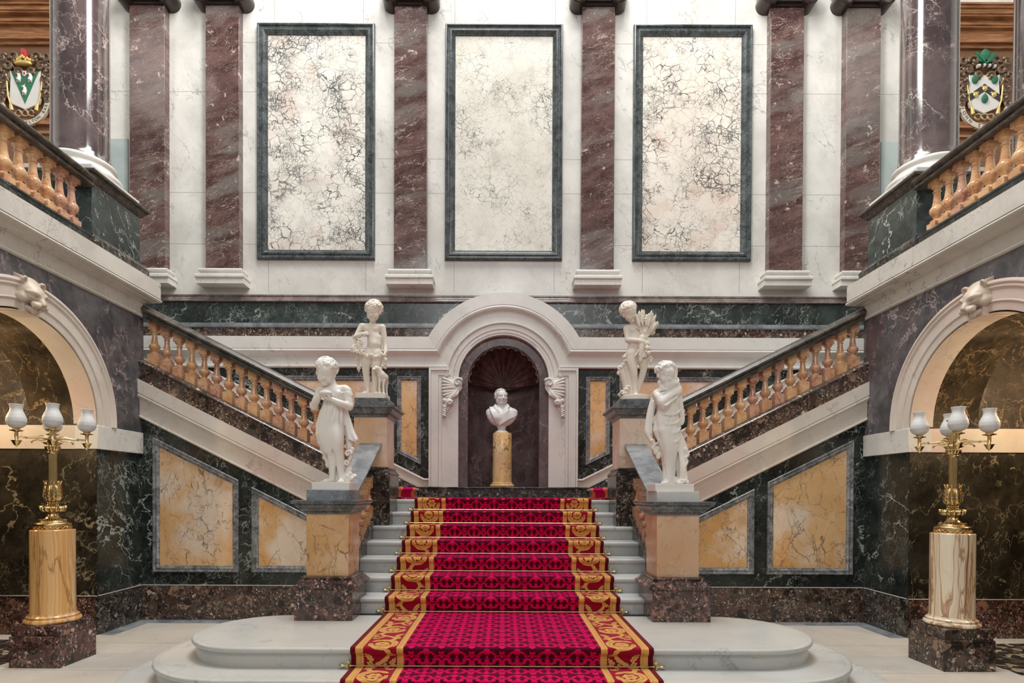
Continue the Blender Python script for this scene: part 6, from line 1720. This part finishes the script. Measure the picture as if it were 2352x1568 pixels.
for s, side in ((-1, 'left'), (1, 'right')):
    xc = s * 8.04
    t = thing('oak_doorcase', 'tall oak door surround with moulded cornice behind the column, %s gallery' % side, 'panelling', (xc, YB, 4.46))
    w_ = MB().box(xc - .86, xc + .86, YB - .06, YB, 4.46, 9.20)
    obj('board', w_, M['wood_dark'], t)
    k = MB()
    for (z0, z1, d) in ((9.18, 9.24, .10), (9.24, 9.30, .15), (9.30, 9.34, .13), (9.34, 9.46, .12), (9.46, 9.49, .18), (9.49, 9.53, .20), (9.53, 9.58, .18), (9.58, 9.61, .26), (9.61, 9.68, .28), (9.68, 9.72, .31), (9.72, 9.75, .33)):
        k.box(xc - .92, xc + .92, YB - d, YB, z0, z1)
    obj('cornice', k, M['wood'], t)
    k = MB().box(xc - .86, xc + .86, YB - .09, YB, 7.90, 7.96).box(xc - .86, xc + .86, YB - .12, YB, 7.84, 7.90).box(xc - .86, xc + .86, YB - .09, YB, 7.70, 7.74)
    obj('rail', k, M['wood'], t)
    yb = YB - .06
    sx = lambda u: xc + u
    t = thing('heraldic_panel', ['painted carving of a green and white shield under a coronet and red hand', 'painted carving of a white shield with green pine cones and black chevron'][s > 0], 'coat of arms', (xc, yb, 8.0))
    # shield 0.46 wide, 0.60 high
    zt, zb, hw = 8.98, 8.42, .235
    sh = [(sx(-hw), zt), (sx(-hw + .02), zt - .03), (sx(0), zt - .03), (sx(hw - .02), zt - .03), (sx(hw), zt), (sx(hw - .015), zt - .12), (sx(hw), zb + .12), (sx(hw - .03), zb + .05), (sx(.10), zb + .01), (sx(0), zb - .035), (sx(-.10), zb + .01), (sx(-hw + .03), zb + .05), (sx(-hw), zb + .12), (sx(-hw + .015), zt - .12)]
    sd = obj('shield', flat(sh, yb - .05, yb - .01), M['silver'], t, bevel=.006)
    rn = random.Random(11 + s)
    if s < 0:
        obj('green_pile', flat([(sx(-.205), zt - .034), (sx(.205), zt - .034), (sx(.0), zb + .05)], yb - .056, yb - .045), M['green_paint'], sd)
        obj('badge', flat([(sx(-.028), zt - .035), (sx(.028), zt - .035), (sx(.028), zt - .09), (sx(0), zt - .115), (sx(-.028), zt - .09)], yb - .066, yb - .05), M['silver'], sd)
        obj('badge_hand', MB().ball((sx(0), yb - .068, zt - .07), (.014, .006, .022), 10, 8), M['red_paint'], sd)
        for (u, z) in ((-.085, 8.87), (.085, 8.87), (0, 8.68)):
            h = MB()
            h.tube([(sx(u - .005), yb - .062, z - .055), (sx(u + .012), yb - .066, z - .02), (sx(u + .006), yb - .068, z + .02), (sx(u - .012), yb - .068, z + .038)], [.034, .026, .020, .016], 8)
            h.tube([(sx(u - .010), yb - .068, z + .038), (sx(u - .045), yb - .068, z + .030)], [.014, .006], 6)
            h.tube([(sx(u), yb - .068, z + .045), (sx(u + .012), yb - .068, z + .072)], [.008, .002], 5)
            for q in (-1, 0, 1): h.tube([(sx(u + q * .018), yb - .064, z - .055), (sx(u + q * .024 - .004), yb - .062, z - .092)], [.012, .003], 5)
            obj('beast_head', h, M['silver'], sd, smooth=50)
        cr = MB().lathe([(.115, 9.03), (.125, 9.035), (.125, 9.065), (.115, 9.07)], (sx(-.01), yb - .06, 0), 24)
        cr.v = [(x, (y - (yb - .06)) * .45 + yb - .07, z) for (x, y, z) in cr.v]
        for u in (-.12, -.06, 0, .06, .12):
            for (du, dz) in ((0, .04), (-.022, .022), (.022, .022)): cr.ball((sx(u - .01 + du), yb - .10 + abs(u) * .3, 9.085 + dz + (.02 if u == 0 else 0)), (.020, .014, .022), 8, 6)
        for q in range(14): cr.ball((sx(-.13 + q * .0185), yb - .112 + abs(q - 6.5) * .004, 9.05), .010, 6, 4)
        obj('coronet', cr, M['gold'], t, smooth=50)
        hd = MB().ball((sx(-.01), yb - .06, 9.175), (.042, .020, .042), 12, 8)
        for q in range(4): hd.tube([(sx(-.04 + q * .020), yb - .06, 9.19), (sx(-.046 + q * .023), yb - .064, 9.262 + .012 * math.sin(1 + q))], [.0105, .0085], 8)
        hd.tube([(sx(.020), yb - .06, 9.165), (sx(.055), yb - .062, 9.165), (sx(.078), yb - .064, 9.19)], [.014, .012, .009], 8)
        obj('red_hand', hd, M['red_paint'], t, smooth=50)
    else:
        ch = [(sx(-.225), 8.66), (sx(0), 8.82), (sx(.225), 8.66), (sx(.225), 8.555), (sx(0), 8.71), (sx(-.225), 8.555)]
        obj('chevron', flat(ch, yb - .056, yb - .045), M['black_paint'], sd)
        for (u, z) in ((-.145, 8.885), (.145, 8.885), (0, 8.60)):
            pc = MB()
            for j in range(8):
                v = j / 7; r = .040 * math.sin(PI * (.14 + .80 * v)) ** .8
                for i in range(9):
                    a = PI * i / 8 + (.2 if j % 2 else 0)
                    pc.ball((sx(u + r * math.cos(a)), yb - .058 - r * .6 * math.sin(a), z - .055 + .11 * v), .0105, 6, 4)
            pc.ball((sx(u), yb - .056, z), (.036, .022, .055), 10, 8).tube([(sx(u), yb - .06, z + .05), (sx(u + .008), yb - .06, z + .078)], .006, 5)
            obj('pine_cone', pc, M['green_paint'], sd, smooth=50)
        for (u, z) in ((-.135, 8.655), (0, 8.745), (.135, 8.655)):
            fm = MB().ball((sx(u), yb - .06, z), (.036, .020, .042), 12, 8).ball((sx(u), yb - .082, z - .002), (.008, .010, .014), 8, 6)
            for q in (-1, 1): fm.ball((sx(u + q * .034), yb - .058, z + .030), (.016, .012, .014), 8, 6).ball((sx(u + q * .018), yb - .074, z - .016), (.014, .008, .009), 8, 6).tube([(sx(u + q * .006), yb - .078, z + .014), (sx(u + q * .026), yb - .076, z + .018)], .005, 5)
            obj('lion_face', fm, M['gold'], sd, smooth=50)
        tw = MB()
        pc = MB()
        for j in range(11):
            v = j / 10; r = .064 * math.sin(PI * (.16 + .78 * v)) ** .8
            for i in range(11):
                a = PI * i / 10 + (.15 if j % 2 else 0)
                pc.ball((sx(r * math.cos(a)), yb - .06 - r * .5 * math.sin(a), 9.165 + .145 * v), .0125, 6, 4)
        pc.ball((sx(0), yb - .055, 9.24), (.058, .03, .072), 10, 8)
        obj('crest_cone', pc, M['green_paint'], t, smooth=50)
        for q in (-1, 1):
            lf = MB(); L = [(0, .0), (.045, .025), (.10, .03), (.13, .085), (.155, .175), (.10, .15), (.055, .11), (.02, .06)]
            lf.prism([(sx(q * a), 9.10 + b) for a, b in L], 'y', yb - .085, yb - .05)
            lf.tube([(sx(0), yb - .088, 9.10), (sx(q * .07), yb - .096, 9.155), (sx(q * .145), yb - .088, 9.26)], [.010, .009, .004], 6)
            obj('crest_leaf', lf, M['green_paint'], t, bevel=.008, smooth=50)
        for j in range(7):
            u0 = -.135 + j * .0386
            obj('torse', MB().tube([(sx(u0), yb - .075, 9.058 + .012 * math.sin((j) / 6 * PI)), (sx(u0 + .042), yb - .080, 9.062 + .012 * math.sin((j + 1) / 6 * PI))], [.026, .026], 10), M['black_paint'] if j % 2 else M['ribbon'], t, smooth=50)
    t.scale = (1.13, 1.0, 1.13); t.location.z += -.285 - .13 * .5
    # carved mantling each side
    for q in (-1, 1):
        c = Clay((-.04, -.10, -.62), (.42, .04, .56), .009)
        rr = random.Random(5)
        for j, (x, z, R, a0, d) in enumerate(((.16, .42, .075, 0, 1), (.32, .40, .065, 2, -1), (.25, .28, .07, 1, 1), (.10, .20, .055, 3, -1), (.35, .20, .06, 4, 1), (.29, .10, .055, 0, -1), (.33, .0, .06, 2, 1), (.29, -.12, .055, 5, -1), (.35, -.22, .06, 1, 1), (.40, -.34, .05, 3, -1))):
            c.chain([(x + (R - R * .11 * a) * math.cos(a0 + d * a), -.03 - .006 * a, z + (R - R * .11 * a) * math.sin(a0 + d * a)) for a in np.linspace(0, 5.6, 12)], list(np.linspace(.026, .014, 12)), .008, 1)
            for _ in range(3):
                a = rr.uniform(0, 6.3); c.chain([(x, -.03, z), (x + R * .8 * math.cos(a), -.04, z + R * .8 * math.sin(a)), (x + R * 1.35 * math.cos(a + .4), -.02, z + R * 1.35 * math.sin(a + .4))], [.02, .022, .008], .008, 2)
        c.chain([(.30, -.01, .40), (.26, -.01, .1), (.33, -.01, -.1), (.38, -.01, -.25), (.40, -.01, -.36)], [.03] * 5, .01)
        m4 = Matrix.Translation((xc, yb - .015, 8.74)) @ (Matrix.Diagonal((q, 1, 1, 1)))
        clay_obj('mantling', c, M['gold_dark'], t, m4)
        tl = MB().tube([(sx(q * .27), yb - .06, 8.90), (sx(q * .255), yb - .065, 8.72), (sx(q * .24), yb - .07, 8.58), (sx(q * .205), yb - .07, 8.46)], [.010, .012, .011, .010], 8)
        tl.tube([(sx(q * .205), yb - .07, 8.46), (sx(q * .195), yb - .072, 8.43), (sx(q * .18), yb - .07, 8.36)], [.014, .022, .028], 10)
        obj('tassel', tl, M['gold'], t, smooth=50)
    # ribbon below with its lettering
    C, R = (xc, 8.52), .345
    ra = MB(); a_ = np.linspace(PI + .10, 2 * PI - .10, 41)
    pts = [(C[0] + (R + .036) * math.cos(a), C[1] + (R + .036) * 1.0 * math.sin(a)) for a in a_] + [(C[0] + (R - .036) * math.cos(a), C[1] + (R - .036) * math.sin(a)) for a in a_[::-1]]
    n2 = len(a_)
    ra.add([(x, yb - .074, z) for x, z in pts] + [(x, yb - .03, z) for x, z in pts], [(i, i + 1, 2 * n2 - 2 - i, 2 * n2 - 1 - i) for i in range(n2 - 1)] + [(2 * n2 + i, 2 * n2 + i + 1, 4 * n2 - 2 - i, 4 * n2 - 1 - i)[::-1] for i in range(n2 - 1)] + [(i, (i + 1) % (2 * n2), 2 * n2 + (i + 1) % (2 * n2), 2 * n2 + i) for i in range(2 * n2)])
    rb = obj('ribbon', ra, M['ribbon'], t, smooth=40)
    if s < 0: text_arc('DELTON BART', C, R, 1.5 * PI - .04, 2 * PI - .12, yb - .074, .060, M['ink'], rb)
    else: text_arc('JOHN ST', C, R, PI + .22, 1.5 * PI - .05, yb - .074, .070, M['ink'], rb)
    kn = MB()
    for u in (-.10, 0.0, .09):
        kn.tube([(sx(u + .045 * math.cos(a)), yb - .05 - .01 * math.sin(a * 2), 8.33 + .04 * math.sin(a)) for a in np.linspace(0, 5.6, 16)], .014, 8)
    obj('ribbon_knot', kn, M['gold_dark'], t, smooth=50)

# ---------------------------------------------------------------- groups of repeats
GROUPS = {'pilaster': 'red marble pilasters of the upper wall', 'marble_panel': 'framed marble panels', 'newel_pedestal': 'pedestals flanking the steps', 'gallery_column': 'columns of the galleries',
          'gallery_pedestal': 'green gallery pedestals', 'gallery_balustrade': 'gallery balustrades', 'side_balustrade': 'balustrades of the side flights', 'central_balustrade': 'balustrades of the central flight',
          'side_staircase': 'side flights', 'flight_carpet': 'carpets of the side flights', 'onyx_pedestal': 'onyx pedestals', 'candelabrum': 'brass candelabra', 'beast_mask_keystone': 'beast head keystones',
          'acanthus_console': 'acanthus brackets of the niche', 'oak_doorcase': 'oak doorcases', 'heraldic_panel': 'carved coats of arms', 'arch_surround': 'arches over the passages'}
for o in list(COL.objects):
    if o.parent is None and 'category' in o:
        b = o.name.split('.')[0]
        if b in GROUPS and 'group' not in o: o['group'] = GROUPS[b]
